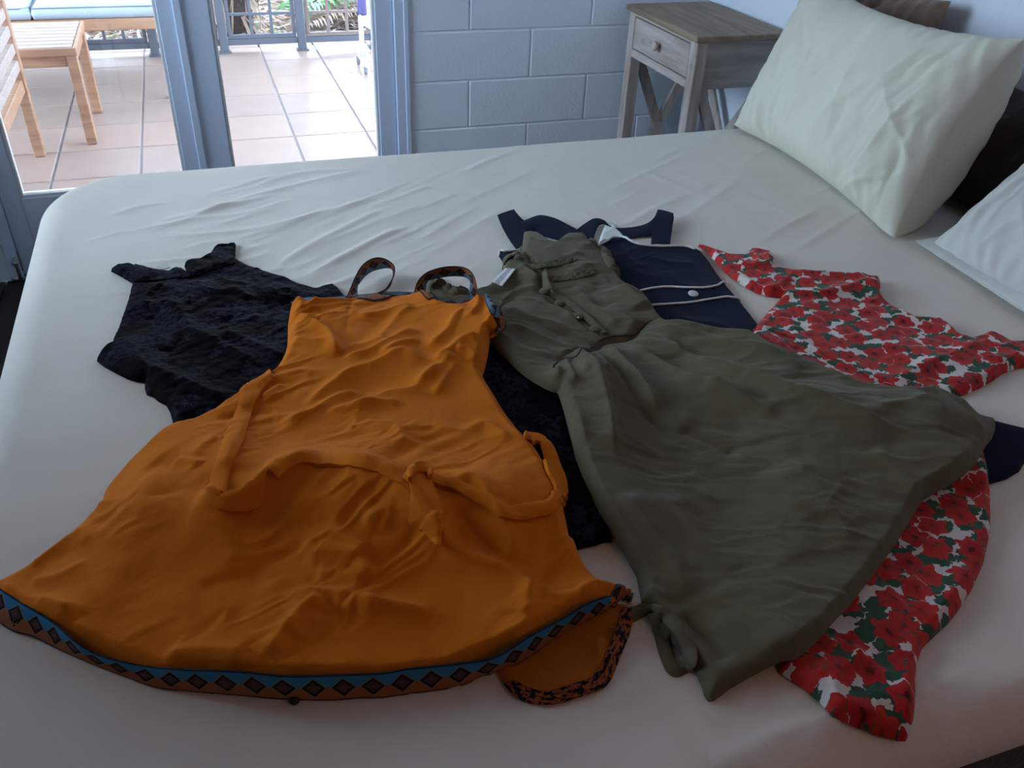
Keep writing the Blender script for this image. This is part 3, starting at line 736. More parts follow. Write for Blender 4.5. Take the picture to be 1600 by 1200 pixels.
lr = [(Z4((270, 350), (400, 330), (460, 380), (520, 460), (620, 510), (760, 580), (870, 610)), .009, .016, .024),
      (Z4((380, 240), (310, 280), (270, 350)), .006, .012, .014), (Z4((430, 230), (436, 265), (440, 300)), .004, .006, .008), (Z4((530, 210), (560, 260), (640, 280), (720, 270), (800, 320)), .006, .012, .014),
      (Z4((640, 450), (760, 400), (840, 380)), .005, .012, .014), (Z4((640, 450), (780, 510), (950, 580)), .007, .014, .018), (Z4((850, 250), (900, 275), (960, 300)), .005, .012, .016),
      (Z4((190, 460), (240, 580), (330, 640), (480, 700), (620, 750), (740, 770)), .008, .016, .022), (Z4((620, 200), (700, 230), (780, 240)), .004, .008, .010), (Z4((480, 220), (500, 290), (490, 340)), .004, .008, .008),
      (Z4((330, 480), (370, 500), (400, 540)), .004, .012, .016), (Z4((560, 210), (620, 215), (690, 190)), .003, .007, .007), (Z4((350, 260), (400, 235), (420, 215)), .003, .006, .006),
      (Z4((880, 230), (1000, 270), (1120, 300)), .004, .012, .014), (Z4((300, 720), (400, 790), (520, 830)), .004, .014, .016),
      (ZG((330, 720), (480, 900), (640, 1150)), .005, .02, .03)]
cloth('skirt_and_top', LACE, 'lace', lc_, 0.009, 0.011, lr, relief_of(201, .006, .07, .0014, .025, .4, 1.6))
strip('neck_label', [(245, 416.5, .012), (253, 413, .013), (262, 412, .013)], [(250, 421, .009), (257, 420, .010), (266, 417, .011)], 'white_lining', lc_, n=12)['label'] = 'small pale label in the neck'
strip('halter_band', [(213, 413), (230, 417), (250, 421), (266, 422), (276, 418), (290, 424), (310, 417), (330, 409), (350, 404), (366, 402)],
      [(208, 440), (225, 438), (245, 437), (262, 435), (276, 432), (292, 433), (312, 428), (330, 421), (350, 415), (367, 411)], 'lace', lc_, n=60, conform=.0012, bulge=.002)

# red floral dress
RED = [(1087, 385), (1094, 379), (1106, 380.5), (1120, 386), (1141, 392), (1160, 395), (1172, 394), (1172, 388), (1178, 384), (1195, 386), (1204, 392), (1210, 401), (1207, 408), (1214, 413), (1236, 417), (1270, 420),
       (1310, 422), (1338, 424), (1360, 427.5), (1370, 431), (1375, 438), (1376, 447), (1374, 458), (1386, 466), (1401, 476), (1424, 488), (1445, 493), (1468, 491), (1478, 497), (1489, 508), (1502, 518), (1516, 522), (1533, 521),
       (1546, 515), (1560, 514), (1572, 521), (1582, 526), (1600, 527), (1632, 534), (1640, 552), (1632, 568), (1600, 574), (1582, 578), (1566, 584), (1550, 596), (1532, 606), (1510, 616), (1489, 623), (1465, 625), (1448, 624),
       (1470, 680), (1530, 690), (1539, 708), (1545, 742), (1548, 770), (1549, 800), (1548, 828), (1537, 879), (1518, 922), (1495, 957), (1480, 976), (1462, 992), (1440, 1014), (1434, 1034), (1431, 1060), (1431, 1100), (1425, 1137),
       (1417, 1156), (1408, 1171), (1399, 1167), (1387, 1162), (1370, 1156), (1353, 1147), (1325, 1134), (1299, 1119), (1280, 1098), (1262, 1082), (1240, 1066), (1216, 1050), (1250, 900), (1260, 700), (1200, 560),
       (1174, 524), (1180, 512), (1191, 498), (1199, 487), (1208, 478), (1215, 470), (1222, 465), (1200, 463), (1181, 458), (1162, 447), (1144, 436), (1130, 425), (1119, 413), (1105, 398)]
rd = base_thing('red_floral_dress', 'white dress printed all over with red flowers and green leaves, ruffled sleeves', 'dress', RED)
rr_ = [(Z6((430, 290), (560, 290), (700, 285), (860, 240), (920, 215)), .010, .012, .018), (Z6((400, 265), (480, 240), (540, 180)), .005, .010, .012), (Z6((520, 190), (700, 200), (880, 205)), .006, .010, .014),
       (Z6((150, 90), (250, 170), (370, 250)), .004, .010, .012), (Z6((250, 110), (330, 160), (440, 150)), .005, .008, .010), (Z6((340, 85), (370, 130), (350, 170)), .006, .008, .008),
       (Z6((400, 90), (420, 130), (400, 170)), .005, .007, .007), (Z6((900, 230), (930, 290), (900, 330)), .006, .010, .012), (Z6((1010, 350), (1100, 400), (1200, 400)), .004, .012, .012),
       (Z6((980, 720), (1050, 660), (1170, 610), (1300, 560), (1400, 500)), .008, .012, .018), (Z6((1230, 420), (1280, 470), (1350, 500)), .005, .010, .012), (Z6((1400, 500), (1480, 530), (1560, 520)), .006, .010, .012),
       (Z6((1440, 600), (1500, 590), (1590, 560)), .005, .010, .012), (Z6((560, 310), (640, 420), (700, 500)), .003, .014, .014), (Z6((730, 330), (800, 440), (850, 520)), .003, .014, .014), (Z6((480, 350), (540, 450), (600, 540)), .003, .012, .014),
       (Z6((880, 380), (950, 480), (1000, 560)), .003, .012, .014), (Z6((700, 590), (850, 660), (1000, 690)), .004, .014, .014),
       (Z9((990, 50), (1000, 150), (990, 260)), .006, .010, .014), (Z9((430, 980), (440, 880), (500, 800), (560, 740)), .010, .014, .010), (Z9((360, 900), (400, 800), (470, 700)), .007, .012, .010),
       (Z9((720, 1000), (715, 880), (725, 780)), .008, .012, .012), (Z9((560, 1050), (600, 900), (620, 800)), .004, .018, .018), (Z9((480, 640), (600, 600), (720, 560)), .003, .02, .02), (Z9((800, 680), (860, 560), (960, 420)), .004, .016, .016)]
cloth('dress_body', RED, 'floral', rd, 0.011, 0.012, rr_, relief_of(301, .005, .06, .0013, .03, .6, 1.8))
seam('waist_seam', [(1175, 521), (1230, 525), (1300, 560), (1380, 598), (1450, 622)], .0016, 'floral', rd, 50, .0005)

# olive green dress
GREEN_BACK = [(818, 372), (820, 366), (827, 365), (845, 370), (866, 375), (880, 371), (898, 369), (910, 371), (917, 376), (925, 390), (935, 420), (880, 440), (820, 430), (806, 400)]
GREEN = [(818, 371), (820, 366), (827, 364.5), (845, 370), (866, 375.5), (882, 371), (898, 369), (909, 370), (916, 375), (921, 383), (930, 388), (944, 392), (950, 398), (955, 404), (956, 411), (963, 420), (965, 429),
         (973, 439), (988, 448), (1004, 457), (1013, 467), (1021, 479), (1030, 489), (1042, 495.5), (1070, 499), (1100, 504), (1127, 512), (1150, 517), (1173, 523), (1212, 537), (1238, 548), (1262, 559), (1282, 569), (1303, 580),
         (1335, 592), (1364, 603), (1395, 613), (1424, 622), (1455, 623), (1482, 627), (1508, 635), (1532, 645), (1554, 653), (1555, 665), (1553, 676), (1546, 694), (1537, 706), (1532, 712), (1524, 727),
         (1508, 742), (1482, 766), (1460, 776), (1440, 786), (1430, 800), (1412, 829), (1400, 850), (1387, 868), (1364, 900), (1341, 930), (1322, 955), (1299, 980), (1282, 1000), (1262, 1019), (1240, 1036), (1216, 1050),
         (1190, 1062), (1162, 1071), (1140, 1081), (1122, 1092), (1114, 1097), (1106, 1097), (1100, 1088), (1096, 1074), (1086, 1052), (1060, 1018), (1030, 980), (1002, 942), (995, 905), (972, 868), (954, 843), (935, 802), (916, 758), (908, 740), (900, 720),
         (892, 690), (880, 640), (872, 615), (860, 613), (850, 608), (835, 600), (820, 590), (805, 577), (785, 556), (767, 541), (740, 530), (700, 500), (668, 470), (666, 450), (668, 440), (675, 435), (684, 435), (694, 440), (700, 446), (712, 450), (722, 455),
         (732, 453), (740, 450), (749, 446), (760, 443), (768, 441), (780, 432), (789, 424), (784, 420), (786, 414), (790, 408), (797, 402), (806, 398), (815, 396)]
gr = base_thing('olive_dress', 'olive green cotton button-front dress laid over the navy and red floral dresses', 'dress', GREEN)
gd = [(ZG((620, 720), (690, 690), (740, 740), (790, 850), (830, 1000), (850, 1150)), .012, .012, .016), (ZG((604, 740), (620, 850), (660, 950), (720, 1100)), .009, .012, .014),
      (ZG((830, 640), (870, 720), (930, 800), (1000, 900), (1050, 960)), .011, .012, .016), (ZG((800, 650), (850, 760), (950, 900), (1080, 1050)), -.007, .012, .012),
      (ZG((890, 620), (1000, 700), (1130, 800), (1300, 880), (1450, 960)), .011, .013, .018), (ZG((1000, 560), (1200, 620), (1400, 690), (1600, 760)), .010, .013, .016),
      (ZG((1050, 530), (1250, 560), (1450, 600)), .006, .010, .012), (ZG((900, 600), (1100, 660), (1300, 780), (1500, 870)), .008, .012, .014),
      (Z6((0, 600), (200, 680), (420, 800), (500, 840), (800, 960), (1000, 1060)), .009, .014, .020), (Z6((330, 500), (560, 580), (760, 700), (1000, 800), (1200, 860)), .008, .013, .018),
      (Z6((850, 945), (1000, 920), (1150, 880)), .006, .012, .016), (Z6((1090, 790), (1200, 860), (1300, 960), (1420, 1020)), .009, .012, .016), (Z6((0, 930), (150, 1000), (280, 1060)), -.006, .014, .014),
      (Z6((0, 520), (200, 560), (420, 640), (600, 720)), .006, .010, .014), (Z6((100, 760), (300, 860), (450, 930)), .006, .014, .018),
      (Z8((1100, 100), (1250, 300), (1400, 520)), .008, .022, .026), (Z8((960, 50), (1060, 280), (1180, 450), (1300, 620), (1400, 750), (1540, 830)), .010, .014, .016), (Z8((1250, 80), (1420, 260), (1590, 460)), .006, .024, .026),
      (Z8((1340, 560), (1450, 680), (1540, 800)), -.006, .016, .016),
      (Z9((0, 500), (200, 700), (260, 820)), .005, .03, .03), (Z9((250, 80), (420, 300), (500, 440)), .006, .03, .03), (Z9((560, 60), (720, 200), (820, 190)), .005, .02, .02), (Z9((760, 190), (840, 165), (960, 90)), .006, .012, .012),
      # bodice
      (ZG((440, 430), (600, 470), (700, 520)), .004, .008, .010), (ZG((380, 460), (500, 520), (640, 560), (780, 640)), .007, .010, .012), (ZG((400, 560), (560, 620), (720, 670)), .006, .010, .012),
      (ZG((360, 600), (480, 680), (600, 700)), .005, .010, .014), (ZG((460, 320), (500, 350), (540, 380)), .005, .008, .010), (ZG((880, 400), (930, 450), (990, 500)), .010, .030, .030), (ZG((840, 470), (900, 530), (960, 560)), .005, .018, .018),
      (ZG((640, 500), (760, 570), (860, 590)), .004, .009, .010), (ZG((680, 400), (800, 500), (880, 560)), .004, .010, .012), (ZG((560, 260), (640, 300), (720, 280)), .004, .010, .012), (ZG((650, 360), (760, 330), (830, 360)), .004, .010, .012),
      (ZG((620, 690), (700, 665), (790, 640)), .004, .010, .008), (ZG((390, 440), (440, 410), (540, 400)), .006, .010, .010), (ZG((540, 350), (580, 400), (600, 440)), .006, .008, .008),
      # neck opening and front edge
      (ZG((470, 250), (500, 300), (545, 360), (548, 420)), -.007, .006, .006), (ZG((548, 420), (600, 450), (680, 500), (790, 600)), -.003, .004, .004), (ZG((500, 290), (560, 345), (580, 400)), .004, .005, .007),
      # waist seam hollow
      (ZG((598, 735), (625, 705), (700, 680), (760, 655), (800, 615), (850, 602), (920, 590), (970, 555), (1010, 535)), -.007, .006, .006),
      # gathers under the waist
      (ZG((690, 690), (720, 760), (735, 830)), .005, .007, .008), (ZG((760, 670), (800, 740), (830, 820)), .006, .007, .009), (ZG((650, 710), (660, 780), (690, 860)), .005, .008, .008), (ZG((960, 580), (1060, 625), (1150, 680)), .006, .008, .010)]
gd = [(p_, h_*1.3, a_*.9, b_*.9) for p_, h_, a_, b_ in gd]
gd += [([(840, 585), (1560, 700)], .026, .07, .16)]
cloth('neck_back', GREEN_BACK, 'green', gr, 0.005, 0.008, [(ZG((480, 200), (560, 240), (700, 220)), .004, .01, .01)], None)
cloth('dress_body', GREEN, 'green', gr, 0.010, 0.013, gd, relief_of(401, .006, .09, .0018, .030, -.5, 2.4), drape=14)
seam('waist_seam', ZG((598, 738), (604, 722), (625, 705), (660, 692), (700, 682), (740, 668), (765, 652), (782, 630), (800, 615), (825, 606), (850, 602), (885, 598), (920, 590), (950, 570), (970, 555), (990, 544), (1015, 534)), .0009, 'green_groove_shade', gr, 120, -.0002)  # thin dark tube paints the groove's shade along the seam
seam('placket_edge', ZG((545, 360), (548, 410), (565, 425), (640, 470), (700, 510), (790, 600)), .0008, 'green_groove_shade', gr, 80, -.0002)
strip('placket', ZG((552, 405), (620, 450), (700, 505), (800, 590)), ZG((580, 400), (650, 440), (735, 500), (830, 590)), 'green', gr, n=60, conform=.001, bulge=.0025)
for q in ((850, 457), (873.5, 476), (903, 496), (929, 515.5)):
    p_ = surf(*q, .0025)
    lathe('button', [(.0068, 0), (.0085, .002), (.0078, .0042), (.004, .0052), (.001, .0052)], p_, (0, -.15, 1), 'green', gr, 16)
lathe('button_glint', [(.0016, 0), (.0018, .001), (.001, .0018), (.0004, .0018)], surf(903.5, 496.5, .0075), (0, -.15, 1), 'pearl', gr, 10)['label'] = 'pale dot standing in for a glint on the third button'  # pale dot painted in as the button's highlight
strip('embroidered_band', ZH((600, 410), (680, 395), (760, 385), (850, 362)), ZH((625, 440), (700, 425), (780, 415), (880, 385)), 'eyelet', gr, n=50, conform=.0006, thick=.0004)
strip('embroidered_band', ZH((720, 480), (800, 470), (880, 450), (960, 425)), ZH((735, 505), (830, 498), (920, 480), (1000, 455)), 'eyelet', gr, n=50, conform=.0006, thick=.0004)
strip('embroidered_band', ZH((385, 628), (430, 620), (470, 600), (505, 598)), ZH((395, 655), (430, 655), (450, 640), (480, 612)), 'eyelet', gr, n=40, conform=.0006, thick=.0004)
# ruffles round the armholes
def ruffle(name, pts, wpx, amp, parent, n=90, seed=1):
    P = spline(np.array([surf(x, y, .002) for x, y in pts]), n); T = np.gradient(P, axis=0); T /= np.linalg.norm(T, axis=1)[:, None]
    Nn = np.stack([-T[:, 1], T[:, 0], 0*T[:, 0]], 1); R_ = np.random.default_rng(seed); s = np.linspace(0, 1, n)
    k = np.interp(s, np.linspace(0, 1, 26), R_.uniform(-1, 1, 26)); k2 = np.interp(s, np.linspace(0, 1, 33), R_.uniform(0, 1, 33))
    A = P-Nn*wpx*0.35; B = P+Nn*(wpx*(0.65+0.25*k))[:, None]
    A[:, 2] = samp(H, A[:, 0], A[:, 1])+.002; B[:, 2] = samp(H, B[:, 0], B[:, 1])+.003+amp*k2
    return strip(name, A, B, 'green', parent, n=n, pts3d=True, bulge=amp*0.5, across=6)
ruffle('armhole_ruffle', ZH((950, 320), (1000, 335), (1050, 380), (1085, 430), (1110, 470)), .020, .010, gr, 80, 3)
ruffle('armhole_ruffle', ZH((560, 385), (520, 380), (490, 390), (470, 410)), .016, .009, gr, 60, 4)
ruffle('armhole_ruffle', ZH((60, 500), (110, 520), (150, 555), (200, 570), (250, 560)), .018, .009, gr, 80, 5)
strip('care_label', [(784, 446, .030), (793, 435, .030), (800, 426, .030), (805, 420, .028)], [(768, 440, .024), (776, 431, .025), (784, 424, .024), (790, 418, .022)], 'label', gr, n=24)['label'] = 'white printed care label'
# tie loop near the hem
strip('tie_loop', [(985, 948), (1005, 945), (1030, 947), (1055, 962), (1075, 985), (1088, 1010), (1087, 1035), (1076, 1050), (1057, 1057), (1042, 1048), (1030, 1020), (1020, 985), (1012, 960)],
      [(988, 972), (1005, 964), (1024, 962), (1042, 975), (1058, 997), (1066, 1020), (1066, 1030), (1062, 1036), (1057, 1037), (1056, 1030), (1050, 1008), (1040, 980), (1030, 955)], 'green', gr, n=90, conform=.0015, bulge=.004)

# mustard dress with woven trim
HEM_UP = [(0, 920), (37, 944), (82, 972), (112, 999), (142, 1019), (180, 1032), (232, 1042), (300, 1047), (375, 1050), (450, 1057), (525, 1055), (560, 1054), (600, 1052), (635, 1046), (710, 1038), (770, 1029), (804, 1010), (841, 987), (879, 967), (916, 945), (946, 933), (972, 929)]
HEM_LO = [(-8, 966), (20, 984), (49, 992), (78, 1006), (105, 1019), (150, 1038), (195, 1055), (244, 1072), (300, 1079), (375, 1085), (431, 1090), (480, 1092), (525, 1092), (560, 1089), (600, 1088), (635, 1083), (710, 1072), (770, 1051), (815, 1032), (860, 1002), (897, 980), (935, 961), (965, 946), (984, 941)]
ORANGE = [(456, 476), (462, 472), (471, 470), (500, 468), (538, 466), (587, 463), (642, 461), (666, 462), (678, 468), (690, 473), (718, 473), (737, 467), (748, 465), (758, 468), (768, 476), (777, 486), (785, 496), (790, 505), (788, 513),
          (777, 523), (768, 531), (765, 542), (764, 552), (761, 567), (758, 580), (753.5, 592), (762, 606), (775, 625), (787, 645), (800, 662), (812, 676), (825, 690), (838, 707), (848, 725), (860, 748), (870, 770), (876, 786), (880, 800), (885, 820), (890, 840), (897, 860),
          (905, 880), (918, 897), (935, 912), (950, 915), (965, 922), (977, 929), (984, 941)] + HEM_LO[::-1][1:] + [(-14, 948), (-12, 920), (-8, 905), (2, 895), (20, 884), (50, 866), (80, 846), (110, 822), (135, 806), (155, 790), (159, 776), (163, 764), (172, 750), (185, 736), (206, 717), (230, 701), (252, 684), (275, 668),
          (302, 654), (330, 640), (360, 622), (390, 606), (410, 595), (425, 585), (437, 571), (445, 556), (449, 540), (450, 525), (450, 508), (453, 490)]
BACKP = [(762, 1020), (776, 1050), (786, 1068), (800, 1084), (818, 1096), (840, 1101), (862, 1101), (882, 1097), (910, 1088), (932, 1081), (945, 1074), (956, 1060), (964, 1040), (974, 1016), (984, 990), (989, 968), (988, 955), (980, 938), (940, 935), (880, 960), (810, 1000)]
og = base_thing('mustard_dress', 'mustard orange strappy dress with woven diamond trim and a loose tie belt', 'dress', ORANGE)
cloth('hem_back', BACKP, 'orange_in', og, 0.004, 0.008, [(Z8((1000, 640), (1010, 720), (1040, 800)), .006, .010, .012), (Z8((1060, 600), (1100, 680), (1060, 780)), .008, .010, .010), (Z8((700, 830), (850, 840), (980, 820)), .003, .012, .012)], relief_of(505, .003, .08, .0006, .03))['label'] = 'darker inside of the back hem'
strip('hem_trim_back', [(786, 1068), (800, 1084), (818, 1096), (840, 1101), (862, 1101), (882, 1097), (910, 1088), (932, 1081), (945, 1074), (956, 1060), (964, 1040), (974, 1016), (984, 990), (989, 968), (986, 950)],
      [(806, 1062), (818, 1070), (832, 1076), (846, 1079), (862, 1078), (880, 1073), (902, 1066), (920, 1060), (930, 1052), (938, 1040), (946, 1024), (955, 1004), (963, 984), (968, 966), (972, 948)], 'trim_back', og, n=90, conform=.0012)['label'] = 'reverse side of the woven trim'
od = [(Z5((75, 480), (150, 510), (300, 600), (350, 680), (388, 785)), .011, .008, .012), (Z5((60, 655), (200, 680), (320, 690), (385, 785)), .008, .009, .012), (Z5((385, 795), (600, 740), (720, 680), (820, 620), (930, 600)), .009, .008, .013),
      (Z5((640, 660), (700, 570), (780, 480), (880, 420)), .005, .010, .012), (Z5((500, 490), (640, 470), (780, 430), (880, 415)), .006, .008, .010), (Z5((950, 740), (1080, 640), (1150, 520), (1260, 470)), .009, .009, .013),
      (Z5((1280, 345), (1290, 450), (1260, 520), (1200, 560)), .009, .007, .008), (Z5((1330, 340), (1370, 430), (1372, 560), (1360, 680)), .009, .009, .010), (Z5((1000, 835), (1120, 750), (1200, 700), (1315, 685)), .011, .008, .015),
      (Z5((1140, 760), (1230, 770), (1290, 820)), .006, .009, .010), (Z5((130, 1140), (300, 990), (450, 880), (600, 830), (800, 760), (900, 800), (1010, 830)), .008, .008, .016), (Z5((380, 1180), (550, 1100), (700, 1020), (860, 1000), (980, 900), (1060, 830)), .009, .009, .017),
      (Z5((185, 480), (190, 450), (230, 400), (330, 370), (450, 345)), .008, .008, .010), (Z5((470, 345), (440, 500), (425, 650)), -.0015, .003, .003), (Z5((1225, 350), (1225, 430), (1140, 640), (1135, 700)), -.0015, .003, .003), (Z5((1000, 1050), (1080, 930), (1160, 830)), .006, .010, .012),
      (Z5((70, 370), (130, 400), (140, 480)), .008, .008, .010), (Z5((440, 700), (560, 690), (700, 640)), .006, .010, .012), (Z5((660, 780), (760, 720), (860, 690), (920, 690)), .007, .008, .010), (Z5((960, 320), (1020, 370), (1060, 430)), .006, .010, .014), (Z5((1400, 430), (1440, 520), (1400, 580)), .006, .010, .010),
      (Z7((290, 210), (330, 180), (375, 150)), .005, .008, .010), (Z7((350, 320), (480, 270), (600, 200), (690, 170)), .009, .008, .013), (Z7((540, 275), (700, 235), (860, 230)), .007, .008, .011), (Z7((600, 350), (760, 320), (830, 350), (870, 420), (960, 400)), .006, .008, .011),
      (Z7((960, 330), (1100, 350), (1180, 310), (1290, 400)), .007, .009, .013), (Z7((900, 160), (1000, 90), (1060, 40)), .008, .012, .016), (Z7((0, 650), (60, 645), (200, 690), (330, 620), (460, 540), (560, 512)), .010, .012, .018),
      (Z7((540, 510), (700, 590), (830, 650), (1000, 820), (1100, 880), (1370, 932)), .016, .022, .016), (Z7((1015, 640), (1130, 622), (1190, 690), (1260, 800), (1330, 905)), .013, .022, .010), (Z7((1060, 710), (1180, 820), (1310, 905)), -.008, .010, .012),
      (Z7((440, 840), (560, 790), (700, 840), (722, 872)), .008, .008, .012), (Z7((450, 850), (650, 880), (722, 962)), .007, .008, .012), (Z7((500, 920), (600, 925), (700, 960)), .006, .009, .012), (Z7((380, 1012), (520, 1000), (700, 1030), (860, 1060), (980, 1080)), .008, .008, .013),
      (Z7((400, 1180), (450, 1090), (540, 1010)), .006, .010, .012), (Z7((690, 770), (800, 735), (770, 800)), .005, .008, .010), (Z7((1372, 930), (1345, 1010), (1330, 1100)), .007, .008, .014), (Z7((560, 620), (700, 700), (760, 800)), .004, .014, .016),
      (Z7((160, 560), (170, 430), (230, 330)), .005, .012, .014), (Z7((120, 380), (60, 430), (20, 480)), .005, .010, .012), (Z7((980, 780), (1020, 830), (990, 860)), .004, .010, .010),
      (ZL((0, 445), (100, 520), (250, 580), (330, 645)), .008, .010, .012), (ZL((110, 380), (250, 290), (370, 240)), .006, .008, .012), (ZL((120, 440), (250, 440), (385, 390)), .006, .009, .012), (ZL((680, 780), (850, 770), (1050, 795)), .009, .010, .014),
      (ZL((740, 20), (800, 30), (860, 55)), .006, .008, .010), (ZL((820, 200), (1000, 240), (1120, 170), (1360, 60)), .010, .010, .018), (ZL((1110, 815), (1190, 720), (1250, 640), (1360, 580)), .009, .010, .013), (ZL((1250, 400), (1290, 370), (1500, 420), (1560, 520)), .008, .008, .013),
      (ZL((1180, 560), (1300, 540), (1500, 560), (1595, 590)), .006, .009, .013), (ZL((1420, 640), (1480, 600), (1590, 620)), .006, .009, .012), (ZL((1000, 470), (960, 330), (980, 260)), .005, .025, .03), (ZL((700, 200), (700, 60), (640, 10)), -.005, .03, .03), (ZL((440, 120), (400, 200), (360, 330)), .006, .016, .02),
      (ZL((160, 550), (260, 600), (340, 580)), .005, .010, .012),
      (Z8((720, 480), (705, 640), (620, 740)), .007, .009, .012), (Z8((760, 540), (850, 550), (1000, 500)), .007, .009, .012), (Z8((900, 520), (940, 505), (1010, 480)), .005, .007, .009), (Z8((850, 300), (900, 380), (990, 440)), .006, .012, .014), (Z8((0, 600), (150, 610), (330, 620)), .007, .010, .014),
      (Z8((1020, 450), (1025, 480), (1020, 510)), .004, .005, .006)]
od += [([(120, 785), (920, 815)], .034, .11, .17)]
ob = cloth('dress_body', ORANGE, 'orange', og, 0.014, 0.016, od, relief_of(501, .009, .12, .0026, .030, .35, 2.4, .25), h=0.016, drape=12)
ob['label'] = 'mustard orange body'
strip('hem_trim', [(x, y+2.5) for x, y in HEM_LO], [(-40, 890)]+HEM_UP+[(990, 926)], 'trim', og, n=300, across=11, conform=.0014, match=True)['label'] = 'blue and rust woven diamond trim'
strip('neck_trim', [(455, 481), (462, 474), (471, 474), (500, 479), (538, 476), (587, 470), (642, 467), (668, 468), (689, 477), (718, 477), (737, 471)],
      [(454, 473), (462, 468), (471, 466), (500, 465), (538, 462.5), (587, 458), (642, 456.5), (668, 458), (689, 468), (718, 470), (737, 465)], 'trim_strap', og, n=130, across=7, conform=.0024, match=True)['label'] = 'woven trim along the neckline'
strip('side_trim', [(760, 468), (770, 476), (778, 486), (786, 497), (791, 506), (789, 514), (784, 518)], [(753, 472), (762, 481), (770, 492), (776, 503), (780, 512), (779, 518), (776, 522)], 'trim_strap', og, n=60, across=7, conform=.0022, match=True)['label'] = 'woven trim along the armhole'
# left strap loop standing up from the bed
strip('shoulder_strap', [(541, 465, .014), (548, 448, .022), (556, 430, .035), (565, 415, .042), (578, 405, .044), (592, 402, .044), (606, 406, .042), (616, 415, .036), (617, 427, .026), (612, 439, .016), (603, 450, .010), (592, 456, .008), (578, 461, .009)],
      [(559, 464, .014), (558, 448, .014), (562, 441, .014), (570, 431, .014), (580, 424, .014), (592, 420, .013), (605, 418, .012), (614, 421, .012), (615, 430, .010), (611, 445, .008), (603, 456, .006), (596, 463, .006), (582, 466, .008)], 'trim_strap', og, n=90, across=5)['label'] = 'woven diamond shoulder strap'
strip('shoulder_strap', [(646, 459, .018), (650, 446, .024), (657, 435, .036), (668, 426, .044), (684, 420, .048), (700, 417, .050), (716, 417, .050), (729, 420, .050), (738, 428, .046), (744, 442, .034), (749, 466, .020)],
      [(666, 459, .016), (666, 448, .016), (669, 440, .018), (678, 436, .020), (690, 434, .022), (704, 432, .024), (718, 432, .026), (728, 434, .030), (734, 440, .030), (734, 452, .026), (734, 468, .020)], 'trim_strap', og, n=90, across=5)['label'] = 'woven diamond shoulder strap'
# tie belt lying across the skirt
def pxs(c, wds):
    """left and right edges of a band from its centre line and half widths, in pixels"""
    c = np.array(c, float); t_ = np.gradient(c, axis=0); t_ /= np.linalg.norm(t_, axis=1)[:, None]; n_ = np.stack([t_[:, 1], -t_[:, 0]], 1)
    w_ = np.broadcast_to(np.array(wds, float), (len(c),))[:, None]
    return [tuple(p) for p in c+n_*w_], [tuple(p) for p in c-n_*w_]
def belt(name, c, wds, lift=.0045, n=90, bulge=.0018, th=.0045):
    A, B = pxs(c, wds)
    A = [tuple(p) for p in A]; B = [tuple(p) for p in B]
    return strip(name, A, B, 'orange', og, n=n, across=7, conform=lift, bulge=bulge, thick=th)
belt('tie_belt', [(424, 590), (410, 600), (395, 616), (384, 636), (375, 662), (366, 686), (355, 710), (346, 735), (342, 756), (342, 772)], [4, 6, 9, 12, 14, 15, 13, 13, 13, 12], .005)
belt('tie_belt_fold', [(333, 766), (334, 782), (344, 793), (360, 797), (380, 794), (400, 787), (412, 778)], [6, 10, 10, 9, 8, 6, 3], .010, 50)
belt('tie_belt', [(390, 790), (401, 772), (412, 756), (424, 738), (440, 724), (462, 716), (490, 714), (525, 715), (560, 719), (595, 730), (622, 743), (648, 755)], [7, 13, 14, 14, 13, 12, 13, 14, 14, 14, 14, 12], .006)
belt('tie_belt', [(654, 746), (664, 745), (680, 750), (705, 757), (735, 772), (762, 788), (786, 801), (812, 803), (840, 798), (862, 790), (880, 781)], [8, 7, 7, 8, 9, 9, 10, 12, 12, 11, 8], .006, 110)
belt('tie_belt', [(874, 790), (878, 776), (875, 758), (866, 738), (859, 718), (853, 703), (843, 692), (820, 686)], [5, 8, 10, 11, 11, 9, 7, 5], .010, 70)
strip('belt_end', [(645, 750), (642, 775), (640, 800), (640, 815), (662, 835), (684, 852)], [(672, 752), (679, 770), (686, 785), (692, 801), (690, 825), (685.5, 851)], 'orange', og, n=50, across=7, bulge=.002, thick=.004, conform=.011)
belt('belt_knot', [(641, 764), (641, 752), (649, 744), (661, 743), (672, 749), (672, 760)], [3, 6, 7, 7, 6, 3], .016, 40, .005, .008)
bd_ = base_thing('black_bead', 'tiny black bead lying at the bottom edge of the orange dress hem', 'bead', [(461, 1096), (462, 1097)])
p_ = np.array(surf(461, 1097, .000))
lathe('bead', [(.001, 0), (.0045, .001), (.0058, .004), (.0045, .007), (.001, .008)], p_, (0, 0, 1), 'black_bead', bd_, 14)
tube('bead_cord', [p_+np.array((0, .0, .006)), p_+np.array((.001, .006, .007)), p_+np.array((.002, .014, .005))], .0012, 'black_bead', bd_, 10, 6)

